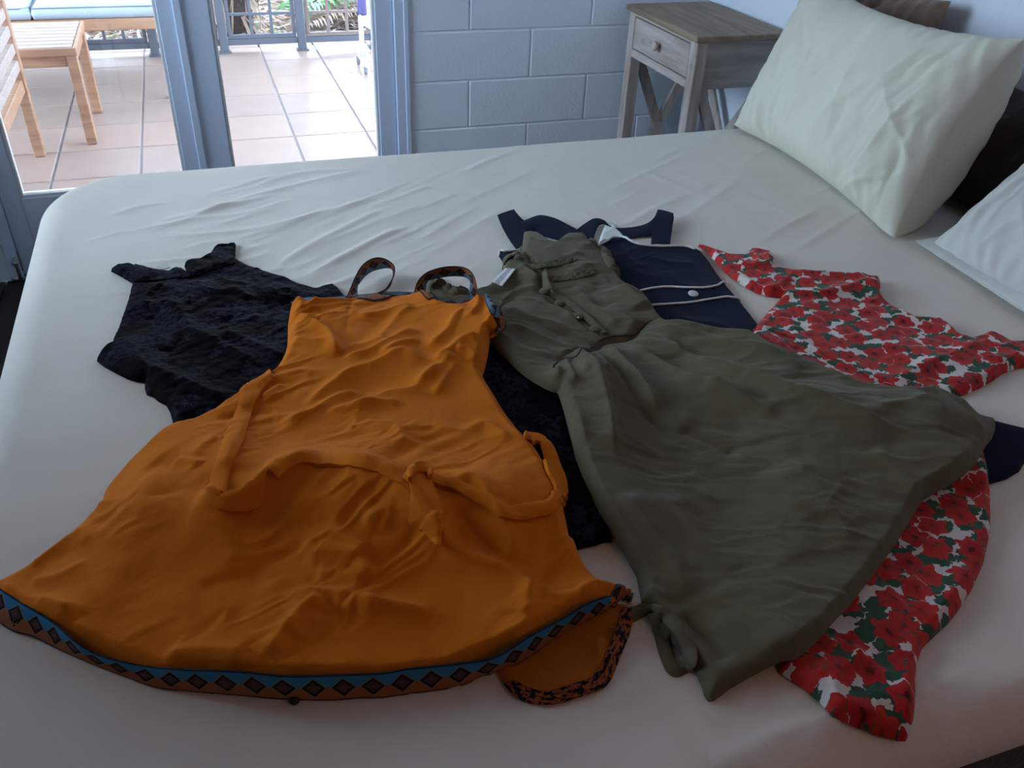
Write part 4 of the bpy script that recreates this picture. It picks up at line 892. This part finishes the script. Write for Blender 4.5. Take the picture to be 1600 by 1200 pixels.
# ------------------------------------------------------------------ pillows and cushions
def pillow(name, label, cat, BL, BR, e2, T, mat, seed, pinch=0.055, floor=BT+0.012, wrinkle=0.004, rz=None, group=None, tf=1.0, tb=1.0, n=(170, 124), pipe=False, creases=26, slump=0.0, blunt=4, bexp=0.62, ptop=None):
    BL, BR, e2 = map(np.array, (BL, BR, e2)); e1 = BR-BL; c = BL+e1/2+e2/2; nrm = np.cross(e1, e2); nrm /= np.linalg.norm(nrm)
    th = thing(name, label, cat, (c[0], c[1], floor), group) if pipe else None
    u = np.sin(np.linspace(-1, 1, n[0])*np.pi/2*0.92)/math.sin(np.pi/2*0.92); v = np.sin(np.linspace(-1, 1, n[1])*np.pi/2*0.92)/math.sin(np.pi/2*0.92)
    U, V = np.meshgrid(u, v, indexing='ij')
    x = U*(1-pinch*(1-V**2)*U**4); y = V*(1-np.where(V > 0, ptop or pinch*1.2, pinch*1.2)*(1-U**2)*V**4)
    prof = lambda n_, ex: (1-U**n_)**ex*(1-V**4)**0.62*(0.72+0.28*(1-U**2)*(1-V**2))+0.05*((1-U**10)*(1-V**10))**.5
    base = c+x[..., None]*e1/2+y[..., None]*e2/2
    l1, l2 = np.linalg.norm(e1), np.linalg.norm(e2)
    crng = np.random.default_rng(seed)
    Vs, Fs = [], []; k = n[0]*n[1]; ids = np.arange(k).reshape(n)
    for sgn, tt in ((1, tf), (-1, tb)):
        S1 = x*l1/2; S2 = y*l2/2; f = prof(4, 0.62) if sgn > 0 else prof(blunt, bexp)
        wz = wrinkle*(crumple(S1+sgn*3, S2, seed+sgn, 1.1, 2.2, 0.10)*0.55+fbm(S1/0.16, S2/0.16+sgn*5, seed+9, 3)*1.6)
        cr = np.minimum(1-np.abs(U), 1-np.abs(V)); edge = np.exp(-cr/0.16)
        wz = wz+wrinkle*0.9*edge*np.sin((S1+S2*0.35)*150+4*fbm(S1*9, S2*9, seed+3, 2))*(0.3+0.7*vnoise(S1*12+5, S2*12, seed+4))
        for c_ in range(creases):
            q_ = crng.uniform(-.85, .85, 2); a_ = crng.normal(1.45, .55); L_ = crng.uniform(.05, .16)/l2*2; e_ = (S1-q_[0]*l1/2, S2-q_[1]*l2/2)
            al = e_[0]*math.cos(a_)+e_[1]*math.sin(a_); ac = -e_[0]*math.sin(a_)+e_[1]*math.cos(a_)+.06*al*crng.uniform(-1, 1)
            wz = wz+crng.uniform(.3, 1.0)*wrinkle*1.1*np.exp(-np.abs(ac)/.008)*np.exp(-(al/(L_*l2*.35))**2)*crng.choice((1, -1))
        disp = sgn*(T*tt*f*(1-slump*np.clip(V, 0, 1)))+sgn*wz*np.clip(f*2.2, 0, 1)
        G = base+nrm*disp[..., None]
        G[..., 2] = np.where(G[..., 2] < floor, floor-(floor-G[..., 2])*0.02, G[..., 2])
        q = np.stack([ids[:-1, :-1], ids[1:, :-1], ids[1:, 1:], ids[:-1, 1:]], -1).reshape(-1, 4)
        Fs.append((q if sgn > 0 else q[:, ::-1])+(0 if sgn > 0 else k)); Vs.append(G.reshape(-1, 3))
    rim = np.concatenate([ids[:, 0], ids[-1, 1:], ids[::-1, -1][1:], ids[0, ::-1][1:-1]]); r2 = np.roll(rim, -1)
    Fs.append(np.stack([r2, rim, rim+k, r2+k], -1))
    if not pipe: return tag(mk(name, np.vstack(Vs), np.vstack(Fs), mat, None, loc=(c[0], c[1], floor)), label, cat, group)
    mk('pillowcase', np.vstack(Vs), np.vstack(Fs), mat, th)
    if pipe:
        P = (Vs[0][rim]+Vs[1][rim])/2; P = np.vstack([P, P[:1]])
        tube('seam_edge', P[::3] if len(P) % 3 == 1 else np.vstack([P[::3], P[:1]]), 0.0026, mat, th, 260, 6)
    return th
pillow('pillow', 'large cream pillow standing upright at the far head corner of the bed', 'pillow', (1.381, 2.045, .664), (1.315, 1.293, .664), (.185, .021, .392), 0.10, 'pillow', 11, wrinkle=.0075, creases=44, tb=1.8, tf=.85, pinch=0.09, blunt=10, bexp=0.5, ptop=.21)
pillow('pillow', 'pale grey pillow leaning back beside the big cream pillow, cut by the right frame edge', 'pillow', (*at_z(1453, 384, .674)[:2], .674), (1.305, .56, .674), (.36, .05, .30), 0.075, 'pillow_grey', 23, wrinkle=.010, tf=.9, creases=40)
pillow('pillow', 'thin white pillow lying flat beneath the leaning pale grey pillow', 'pillow', (*at_z(1428, 376, .676)[:2], .676), (1.285, .60, .676), (.38, .04, .02), 0.026, 'pillow_grey', 37, wrinkle=.005, n=(70, 60))
pillow('pillow', 'grey white pillow peeping out behind the top of the big cream pillow', 'pillow', (1.53, 2.09, .67), (1.50, 1.68, .67), (.16, .20, .30), 0.05, 'pillow_grey', 41, wrinkle=.004, n=(60, 50), tf=.7)
pillow('cushion', 'brown plush cushion against the wall behind the big cream pillow', 'cushion', (1.64, 2.17, .67), (1.63, 1.72, .67), (.10, .035, .365), 0.045, 'brown_plush', 53, wrinkle=.008, n=(70, 60), pipe=False)
pillow('cushion', 'dark brown cushion filling the dark gap between the pillows', 'cushion', (1.585, 1.68, .67), (1.57, 1.16, .67), (.17, 0.0, .235), 0.04, 'dark_plush', 61, wrinkle=.006, n=(60, 50), pipe=False)  # put in to fill the dark gap here

# ------------------------------------------------------------------ nightstand
NX0, NX1, NY0, NY1, NZ = 1.450, 1.772, 2.415, 2.895, 0.82
ns = thing('nightstand', 'whitewashed wooden nightstand with one drawer, crossed braces and tan top', 'nightstand', ((NX0+NX1)/2, (NY0+NY1)/2, 0))
box('tabletop', NX0-0.012, NX1+0.006, NY0-0.012, NY1+0.012, NZ-0.018, NZ, 'tan_top', ns, 0.003)['label'] = 'worn tan top'
lw = 0.042
for a in (NX0, NX1-lw):
    for b in (NY0, NY1-lw): box('leg', a, a+lw, b, b+lw, 0, NZ-0.018, 'washed', ns, 0.003)
box('front_rail', NX0+0.002, NX0+0.022, NY0+lw, NY1-lw, 0.790, NZ-0.018, 'washed_x', ns, 0.001)
box('front_rail', NX0+0.002, NX0+0.022, NY0+lw, NY1-lw, 0.655, 0.682, 'washed_x', ns, 0.001)
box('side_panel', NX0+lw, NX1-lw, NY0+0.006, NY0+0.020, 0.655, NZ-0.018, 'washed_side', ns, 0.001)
box('side_panel', NX0+lw, NX1-lw, NY1-0.020, NY1-0.006, 0.655, NZ-0.018, 'washed_x', ns, 0.001)
box('back_panel', NX1-0.022, NX1-0.008, NY0+lw, NY1-lw, 0.655, NZ-0.018, 'washed_x', ns, 0.001)
box('drawer_shade_sheet', NX0+0.014, NX1-0.03, NY0+lw, NY1-lw, 0.672, 0.676, 'gap_shade', ns, 0)  # dark sheet painting the shade behind the drawer gap
dw = box('drawer', NX0+0.002, NX0+0.020, NY0+lw+0.004, NY1-lw-0.004, 0.685, 0.786, 'washed_x', ns, 0.002)
lathe('drawer_knob', [(.006, 0), (.006, .008), (.013, .012), (.016, .018), (.014, .024), (.007, .027), (.001, .027)], (NX0+0.002, (NY0+NY1)/2, 0.737), (-1, 0, 0), 'washed', dw, 18)
box('shelf', NX0+0.01, NX1-0.01, NY0+0.01, NY1-0.01, 0.10, 0.118, 'washed_x', ns, 0.002)
for yy in (NY0+0.014, NY1-0.014):
    beam('cross_brace', (NX0+lw, yy, 0.13), (NX1-lw, yy, 0.655), 0.036, 0.014, 'washed', ns, (0, 0, 1))
    beam('cross_brace', (NX0+lw, yy, 0.655), (NX1-lw, yy, 0.13), 0.036, 0.016, 'washed', ns, (0, 0, 1))
beam('cross_brace', (NX1-0.02, NY0+lw, 0.13), (NX1-0.02, NY1-lw, 0.655), 0.036, 0.014, 'washed', ns, (0, 0, 1))
beam('cross_brace', (NX1-0.02, NY0+lw, 0.655), (NX1-0.02, NY1-lw, 0.13), 0.036, 0.016, 'washed', ns, (0, 0, 1))

# ------------------------------------------------------------------ veranda
dk = struct('deck', (0, 3.06, 0))
box('slab', -4.0, 4.0, WY+0.12, 6.03, -0.20, -0.006, 'grout', dk, 0)
TX, TY = 0.3465, 0.360
me_t = None
for i in range(-8, 7):
    for j in range(-3, 6):
        x0 = 0.382+i*TX; y0 = 4.2154+j*TY-0.0
        if me_t is None:
            o = box('tile', x0+0.005, x0+TX-0.005, y0+0.005, y0+TY-0.005, -0.012, 0.0, 'tile', dk, 0.003, loc=(x0+TX/2, y0+TY/2, 0)); me_t = o.data
        else:
            o = bpy.data.objects.new('tile', me_t); o.parent = dk; o.location = np.array((x0+TX/2, y0+TY/2, 0))-origin(dk); COL.objects.link(o)
        o.rotation_euler = (random.uniform(-.0015, .0015), random.uniform(-.0015, .0015), 0)
box('added_veranda_roof', -4.0, 4.0, WY+0.12, 6.35, 2.50, 2.58, 'roof_under', None, 0)['kind'] = 'structure'  # unseen roof added to hold sky light off the deck
box('veranda_beam', -4.0, 4.0, 6.15, 6.27, 2.34, 2.50, 'rail_paint', None, 0.003)['kind'] = 'structure'

fe = thing('veranda_fence', 'slate grey steel fence with square grid panels along the veranda edge', 'fence', (0, 5.9, 0))
posts = [-2.9, -2.45, -2.0, -1.55, -1.11, -0.675, -0.245, 0.165, 0.645, 1.115, 1.58, 2.03, 2.5, 2.95]
for i, px_ in enumerate(posts):
    box('post', px_-0.026, px_+0.026, 5.874, 5.926, 0, 1.05, 'fence', fe, 0.004)
    box('post_foot', px_-0.038, px_+0.038, 5.862, 5.938, 0, 0.008, 'fence', fe, 0.002)
    if i+1 == len(posts): continue
    a, b = px_+0.026, posts[i+1]-0.026; mt = 'fence_brown' if i >= 8 else 'fence'
    box('bottom_rail', a, b, 5.885, 5.915, 0.043, 0.078, 'fence', fe, 0.003)
    box('top_rail', a, b, 5.88, 5.92, 1.00, 1.04, 'fence', fe, 0.003)
    for (xa, xb, za, zb) in ((a+0.006, b-0.006, 0.080, 0.104), (a+0.006, b-0.006, 0.972, 0.996), (a+0.006, a+0.028, 0.104, 0.972), (b-0.028, b-0.006, 0.104, 0.972)):
        box('panel_frame', xa, xb, 5.889, 5.911, za, zb, mt, fe, 0.002)
    L = b-a-0.056
    for k in (1, 2): box('upright_bar', a+0.028+L*k/3-0.009, a+0.028+L*k/3+0.009, 5.891, 5.909, 0.104, 0.972, mt, fe, 0.002)
    for k in range(1, 7):
        z = 0.0975+k*0.1255; box('cross_bar', a+0.028, b-0.028, 5.892, 5.908, z-0.008, z+0.008, mt, fe, 0.002)

# sofa
sf = thing('garden_sofa', 'long teak garden sofa frame along the veranda fence', 'sofa', (-0.95, 5.3, 0))
SX0, SX1, SY0, SY1 = -1.95, -0.13, 4.95, 5.74
box('front_rail', SX0, SX1, SY0, SY0+0.035, 0.352, 0.408, 'teak', sf, 0.004); box('back_rail', SX0, SX1, SY1-0.035, SY1, 0.352, 0.408, 'teak', sf, 0.004)
for xx in (SX0, SX1-0.05):
    for yy in (SY0, SY1-0.05): box('leg', xx, xx+0.05, yy, yy+0.05, 0, 0.352 if yy == SY0 else 0.85, 'teak', sf, 0.004)
    box('side_rail', xx+0.01, xx+0.04, SY0+0.035, SY1-0.035, 0.352, 0.408, 'teak', sf, 0.004)
for k in range(9): box('seat_slat', SX0+0.05, SX1-0.05, SY0+0.06+k*0.075, SY0+0.115+k*0.075, 0.385, 0.403, 'teak', sf, 0.003)
for k in range(4): box('back_slat', SX0+0.05, SX1-0.05, SY1-0.035, SY1-0.015, 0.48+k*0.09, 0.54+k*0.09, 'teak', sf, 0.003)
def seat_cushion(x0, x1, label):
    t_ = thing('seat_cushion', label, 'cushion', ((x0+x1)/2, 5.3, 0.41), 'sofa seat cushions')
    nu, nv_ = 40, 30; u = np.linspace(-1, 1, nu); v = np.linspace(-1, 1, nv_); U, V = np.meshgrid(u, v, indexing='ij')
    x = (x0+x1)/2+U*(x1-x0)/2; y = 5.31+V*0.36
    rim = ((1-U**12)*(1-V**12))
    cr = (1-U**2)*(1-V**2)
    top = np.stack([x, y, 0.463+0.006*rim**.5+0.028*cr**.6], -1).reshape(-1, 3); bot = np.stack([x*1.0, y, 0.412-0.0*cr], -1).reshape(-1, 3)
    k = nu*nv_; ids = np.arange(k).reshape(nu, nv_); f = np.stack([ids[:-1, :-1], ids[1:, :-1], ids[1:, 1:], ids[:-1, 1:]], -1).reshape(-1, 4)
    r = np.concatenate([ids[:, 0], ids[-1, 1:], ids[::-1, -1][1:], ids[0, ::-1][1:-1]]); r2 = np.roll(r, -1)
    mid = top[r].copy(); mid[:, 2] = 0.437; c_ = np.array([(x0+x1)/2, 5.31, 0.437]); mid += (mid-c_)/np.linalg.norm(mid-c_, axis=1)[:, None]*0.012
    V_ = np.vstack([top, bot, mid]); m_ = 2*k+np.arange(len(r)); m2 = np.roll(m_, -1)
    mk('cushion_cover', V_, np.vstack([f, f[:, ::-1]+k, np.stack([r, m_, m2, r2], -1), np.stack([m_, r+k, r2+k, m2], -1)]), 'cushion', t_)
    P = top[r][::4]; P = np.vstack([P, P[:1]]); tube('piping', P, 0.0035, 'cushion_pipe', t_, 140, 6)
    return t_
seat_cushion(-0.727, -0.14, 'pale grey blue sofa seat cushion nearest the door post')
seat_cushion(-1.335, -0.743, 'pale grey blue sofa seat cushion at the left, behind the slatted chair')
seat_cushion(-1.94, -1.350, 'pale grey blue sofa seat cushion at the far left end of the teak sofa')

# slatted side table
tb = thing('side_table', 'low teak side table with a slatted top in front of the sofa', 'table', (-0.9, 4.55, 0))
TX0, TX1, TY0, TY1, TZ = -1.28, -0.495, 4.285, 4.815, 0.43
for k in range(8):
    y0 = TY0+0.004+k*(TY1-TY0-0.008)/8; box('top_slat', TX0, TX1-0.018, y0+0.006, y0+(TY1-TY0-0.008)/8-0.006, TZ-0.022, TZ, 'teak_grey', tb, 0.003)
box('end_board', TX1-0.016, TX1, TY0, TY1, TZ-0.030, TZ-0.001, 'teak', tb, 0.003); box('end_board', TX0-0.018, TX0-0.002, TY0, TY1, TZ-0.030, TZ-0.001, 'teak', tb, 0.003)
box('edge_board', TX0, TX1, TY0-0.012, TY0, TZ-0.034, TZ-0.001, 'teak', tb, 0.003)
for xx in (TX0+0.005, TX1-0.05):
    for yy in (TY0+0.004, TY1-0.049): box('leg', xx, xx+0.045, yy, yy+0.045, 0, TZ-0.022, 'teak', tb, 0.004)
for yy in (TY0+0.016, TY1-0.036): box('apron', TX0+0.05, TX1-0.05, yy, yy+0.02, TZ-0.085, TZ-0.022, 'teak', tb, 0.003)
for xx in (TX0+0.018, TX1-0.038): box('apron', xx, xx+0.02, TY0+0.05, TY1-0.05, TZ-0.085, TZ-0.022, 'teak', tb, 0.003)

# slatted chair seen from its back
ch = thing('garden_chair', 'teak garden chair with a slatted back at the left edge of the veranda', 'chair', (-1.0, 3.95, 0))
CX = -0.752
for yy in (4.165, 3.40):
    box('back_post', CX, CX+0.045, yy, yy+0.045, 0, 0.95, 'teak', ch, 0.004); box('front_leg', CX-0.55, CX-0.505, yy, yy+0.045, 0, 0.52, 'teak', ch, 0.004)
    box('side_rail', CX-0.505, CX, yy+0.01, yy+0.035, 0.285, 0.335, 'teak', ch, 0.004); box('arm', CX-0.57, CX+0.02, yy-0.005, yy+0.05, 0.52, 0.545, 'teak', ch, 0.004)
box('seat_rail', CX+0.006, CX+0.036, 3.445, 4.165, 0.282, 0.335, 'teak', ch, 0.004); box('seat_rail', CX-0.545, CX-0.515, 3.445, 4.165, 0.285, 0.335, 'teak', ch, 0.004)
for k in range(8): box('back_slat', CX+0.004, CX+0.040, 3.445, 4.165, 0.372+k*0.068, 0.414+k*0.068, 'teak_grey', ch, 0.004)
for k in range(7): box('seat_slat', CX-0.50+k*0.072, CX-0.445+k*0.072, 3.41, 4.205, 0.335, 0.353, 'teak_grey', ch, 0.003)

# wheeled clothes airer with laundry
ai = thing('clothes_airer', 'white wheeled clothes airer standing on the tiles by the fence', 'airer', (1.2, 5.36, 0))
for xx in (0.935, 1.55):
    for s in (-1, 1):
        tube('leg', [(xx, 5.36+s*0.02, 0.06), (xx, 5.36+s*0.02, 0.5), (xx, 5.36, 0.98)], 0.011, 'white_plastic', ai, 14, 9)
    box('foot_bracket', xx-0.014, xx+0.014, 5.20, 5.52, 0.045, 0.072, 'white_plastic', ai, 0.006)
    for yy in (5.24, 5.48):
        w_ = lathe('caster', [(.006, -.010), (.021, -.009), (.024, -.004), (.024, .004), (.021, .009), (.006, .010)], (xx-0.006, yy, 0.024), (1, 0, 0), 'grey_plastic', ai, 18)
        box('caster_fork', xx-0.012, xx+0.006, yy-0.008, yy+0.008, 0.024, 0.050, 'grey_plastic', w_, 0.002)
tube('shelf_bar', [(0.94, 5.33, 0.075), (1.0, 5.33, 0.055), (1.2, 5.33, 0.05), (1.5, 5.33, 0.055), (1.55, 5.33, 0.075)], 0.012, 'white_plastic', ai, 24, 8)
tube('shelf_bar', [(0.94, 5.33, 0.13), (0.965, 5.33, 0.085), (1.02, 5.33, 0.066)], 0.010, 'white_plastic', ai, 16, 8)
tube('top_bar', [(0.92, 5.36, 0.98), (1.57, 5.36, 0.98)], 0.011, 'white_plastic', ai, 8, 8)
def hanging(name, label, x0, x1, z0, y, mat, seed, amp=0.012):
    n, m = 30, 40; u = np.linspace(0, 1, n); v = np.linspace(0, 1, m); U, V = np.meshgrid(u, v, indexing='ij')
    x = x0+U*(x1-x0)+0.02*V*np.sin(U*9+seed); z = 0.998-(0.998-z0-0.02*np.sin(U*7+seed))*V; yy = y-0.013-amp*(0.5+0.5*np.sin(U*16+seed+V*1.5))*(0.25+V)
    F_ = []; a = np.stack([x, yy, z], -1).reshape(-1, 3); b = a+np.array([0, 0.004, 0]); k = n*m; ids = np.arange(k).reshape(n, m)
    f = np.stack([ids[:-1, :-1], ids[1:, :-1], ids[1:, 1:], ids[:-1, 1:]], -1).reshape(-1, 4)
    r = np.concatenate([ids[:, 0], ids[-1, 1:], ids[::-1, -1][1:], ids[0, ::-1][1:-1]]); r2 = np.roll(r, -1)
    o = mk(name, np.vstack([a, b]), np.vstack([f, f[:, ::-1]+k, np.stack([r2, r, r+k, r2+k], -1)]), mat, None, loc=((x0+x1)/2, y, z0))
    return tag(o, label, 'laundry')
hanging('laundry_sheet', 'white cloth hanging from the wheeled airer outside the door', 0.925, 1.30, 0.235, 5.345, 'cloth_white', 2)
hanging('laundry_cloth', 'narrow violet cloth hanging in front of the white one on the airer', 0.930, 0.946, 0.335, 5.32, 'cloth_violet', 5, .006)

# ------------------------------------------------------------------ garden
n, m = 70, 60
xs = np.linspace(-6, 7, n); ys = np.linspace(6.03, 14, m); X, Y = np.meshgrid(xs, ys, indexing='ij')
def ground_z(X, Y): return -0.07+0.055*(Y-6.03)+0.05*fbm(X*1.3, Y*1.3, 71, 4)
ids = np.arange(n*m).reshape(n, m)
g_ = mk('ground', np.stack([X, Y, ground_z(X, Y)], -1).reshape(-1, 3), np.stack([ids[:-1, :-1], ids[1:, :-1], ids[1:, 1:], ids[:-1, 1:]], -1).reshape(-1, 4), 'soil'); g_['kind'] = 'structure'
def blades(name, cnt, mat, xr, yr, lr, wr_, seed, up=0.25, zoff=0.012):
    R_ = np.random.default_rng(seed); V, F = [], []
    for i in range(cnt):
        x = R_.uniform(*xr); y = yr[0]+(yr[1]-yr[0])*R_.random()**1.3; L = R_.uniform(*lr); w_ = R_.uniform(*wr_); a = R_.uniform(0, 6.28); e = R_.uniform(-0.1, up)
        d = np.array([math.cos(a), math.sin(a), e]); p = np.array([-math.sin(a), math.cos(a), R_.uniform(-.5, .5)])*w_/2
        c = np.array([x, y, float(ground_z(np.array(x), np.array(y)))+zoff+R_.uniform(0, .02)+max(0, -e)*L/2]); b = len(V); k_ = np.array([0, 0, L*R_.uniform(.0, .12)])
        V += [c-d*L/2, c-p+k_, c+p+k_, c+d*L/2]; F += [[b, b+1, b+2], [b+1, b+3, b+2]]
    o = mk(name, V, F, mat, None, smooth=False); o['kind'] = 'stuff'; return o
blades('dry_leaf_litter', 3000, 'leaf_dry', (-2.0, 2.6), (6.05, 9.5), (.06, .26), (.008, .03), 81)
blades('pale_leaf_litter', 2000, 'leaf_pale', (-2.0, 2.6), (6.05, 9.5), (.06, .34), (.006, .024), 82)
blades('green_leaf_litter', 700, 'leaf_green', (-1.8, 2.6), (6.2, 9.5), (.05, .14), (.014, .035), 83, .6, .02)
def frond(base, tip, rise, nl, ll, mat, label, seed, width=.022):
    R_ = np.random.default_rng(seed); base = np.array(base, float); tip = np.array(tip, float)
    t_ = thing('palm_frond', label, 'palm frond', tuple(base))
    s = np.linspace(0, 1, 24)[:, None]; P = base*(1-s)+tip*s; P[:, 2] += rise*4*(s*(1-s))[:, 0]
    tube('stalk', P[::4], np.linspace(.014, .004, 30), mat, t_, 30, 6)
    V, F = [], []; d0 = (tip-base)/np.linalg.norm(tip-base); side = np.cross(d0, (0, 0, 1)); side /= np.linalg.norm(side)
    for i in range(nl):
        q = 0.12+0.88*i/nl; c = np.array([np.interp(q, s[:, 0], P[:, k]) for k in range(3)])
        for sg in (-1, 1):
            L = ll*(0.55+0.45*math.sin(math.pi*(0.15+0.8*q)))*R_.uniform(.85, 1.1); d = d0*0.55+side*sg*0.85+np.array([0, 0, .15+R_.uniform(-.1, .1)]); d /= np.linalg.norm(d)
            e = c+d*L+np.array([0, 0, -0.22*L]); mdl = c+d*L*.5; pw = np.cross(d, (0, 0, 1)); pw = pw/np.linalg.norm(pw)*width/2+np.array([0, 0, .004])
            b = len(V); V += [c-pw*.4, c+pw*.4, mdl+pw, mdl-pw, e]; F += [[b, b+1, b+2, b+3], [b+3, b+2, b+4]]
    o = mk('leaflets', V, F, mat, t_, smooth=False); o['kind'] = 'stuff'
frond((1.75, 7.35, .20), (0.70, 6.60, .09), .06, 34, .36, 'frond_green', 'green palm frond lying low beyond the fence beside the airer', 91, .035)
frond((1.9, 7.0, .22), (0.86, 6.78, .16), .08, 30, .34, 'frond_green', 'upper green palm frond overlapping the low one beyond the fence', 92, .035)
frond((1.3, 6.9, .06), (.72, 6.45, .03), .04, 22, .22, 'leaf_dry', 'short dry brown palm frond on the ground by the fence', 93)
frond((.55, 7.3, .10), (1.25, 7.0, .05), .04, 26, .26, 'leaf_pale', 'bleached palm frond lying on the leaf litter', 94)
frond((-.9, 7.2, .1), (-.2, 6.4, .02), .05, 26, .28, 'leaf_pale', 'bleached palm frond seen under the garden sofa', 95)
def palm(x, y, r, h, label, seed):
    R_ = np.random.default_rng(seed); z0 = float(ground_z(np.array(x), np.array(y)))-.03
    t_ = thing('palm_tree', label, 'palm', (x, y, z0))
    k = 40; rr = r*(1+0.10*np.sin(np.arange(k)*1.9))*np.linspace(1.15, .85, k)
    tube('trunk', [(x, y, z0), (x+.01, y+.01, z0+h/2), (x, y+.03, z0+h)], rr, 'trunk', t_, k, 14)
    V, F = [], []
    for i in range(170):
        a = R_.uniform(0, 6.28); z = z0+R_.random()**1.4*h*.55; rad = r*1.08; c = np.array([x+math.cos(a)*rad, y+math.sin(a)*rad, z+.1]); L = R_.uniform(.10, .34); w_ = R_.uniform(.004, .014)
        o_ = np.array([math.cos(a), math.sin(a), 0]); tg = np.array([-math.sin(a), math.cos(a), 0]); e = c+o_*R_.uniform(.02, .14)+tg*R_.uniform(-.14, .14)+np.array([0, 0, -L]); e[2] = max(e[2], z0+.01)
        md = (c+e)/2+o_*.03; b = len(V); V += [c-tg*w_, c+tg*w_, md+tg*w_, md-tg*w_, e]; F += [[b, b+1, b+2, b+3], [b+3, b+2, b+4]]
    o = mk('hanging_fibre', V, F, 'fibre', t_, smooth=False); o['kind'] = 'stuff'
    for i in range(9):
        a = i*0.7+seed; tip = np.array([x+math.cos(a)*1.3, y+math.sin(a)*1.3, z0+h+R_.uniform(-.2, .5)]); base = np.array([x, y, z0+h]); V, F = [], []
        s = np.linspace(0, 1, 16); P = base+(tip-base)*s[:, None]; P[:, 2] += .5*4*s*(1-s)*.6; sd_ = np.cross(tip-base, (0, 0, 1)); sd_ /= np.linalg.norm(sd_)
        for q in range(2, 16):
            for sg in (-1, 1):
                c = P[q]; e = c+sd_*sg*.35*math.sin(q/16*3)+(tip-base)*.12+np.array([0, 0, -.12]); b = len(V); V += [c+np.array([0, 0, .012]), c-np.array([0, 0, .012]), (c+e)/2-(tip-base)*.012, e]; F += [[b, b+1, b+2], [b, b+2, b+3]]
        f_ = mk('crown_frond', V, F, 'frond_green', t_, smooth=False)
palm(0.28, 6.42, .10, 2.6, 'shaggy dark palm trunk just behind the fence, left of the middle post', 5)
palm(-0.02, 6.75, .12, 3.0, 'second shaggy palm trunk mostly hidden by the door post', 8)
def shrub(x, y, rx, h, label, seed, cnt=2600):  # unseen shrubs, placed to shape the sky's reflection on the tiles
    R_ = np.random.default_rng(seed); z0 = float(ground_z(np.array(x), np.array(y)))
    t_ = thing('reflection_shrub', label, 'shrub', (x, y, z0)); V, F = [], []
    for i in range(cnt):
        d = R_.normal(size=3); d /= np.linalg.norm(d); q = R_.random()**.4; c = np.array([x, y, z0+h*.52])+d*q*np.array([rx, rx*.7, h*.5]); a = R_.normal(size=3); a /= np.linalg.norm(a); b_ = np.cross(a, d+.01); b_ /= np.linalg.norm(b_)
        L = R_.uniform(.07, .16); b = len(V); V += [c-a*L, c+b_*L*.35, c+a*L, c-b_*L*.35]; F += [[b, b+1, b+2, b+3]]
    o = mk('foliage', V, F, 'hedge', t_, smooth=False); o['kind'] = 'stuff'
    tube('stem', [(x, y, z0-.02), (x+.03, y, z0+h*.3), (x, y+.04, z0+h*.6)], .04, 'trunk', t_, 10, 8)
shrub(-3.2, 9.6, 1.1, 3.2, 'unseen tall dark shrub at the far left, placed for the tile reflection', 1)
shrub(-1.5, 9.9, 1.1, 3.4, 'unseen tall dark shrub beyond the sofa, placed for the tile reflection', 2)
shrub(0.1, 9.8, 1.2, 3.1, 'unseen tall dark shrub beyond the palm trunks, hides sky from the tiles', 3, 6000)
shrub(2.2, 10.6, 1.0, 0.9, 'unseen low dark shrub kept low so the tiles mirror sky above it', 4, 1200)
shrub(3.4, 9.9, .9, 2.6, 'unseen medium dark shrub narrowing the sky gap mirrored in the tiles', 7)
shrub(4.6, 9.4, 1.2, 3.0, 'unseen tall dark shrub at the far right, placed for the tile reflection', 6)
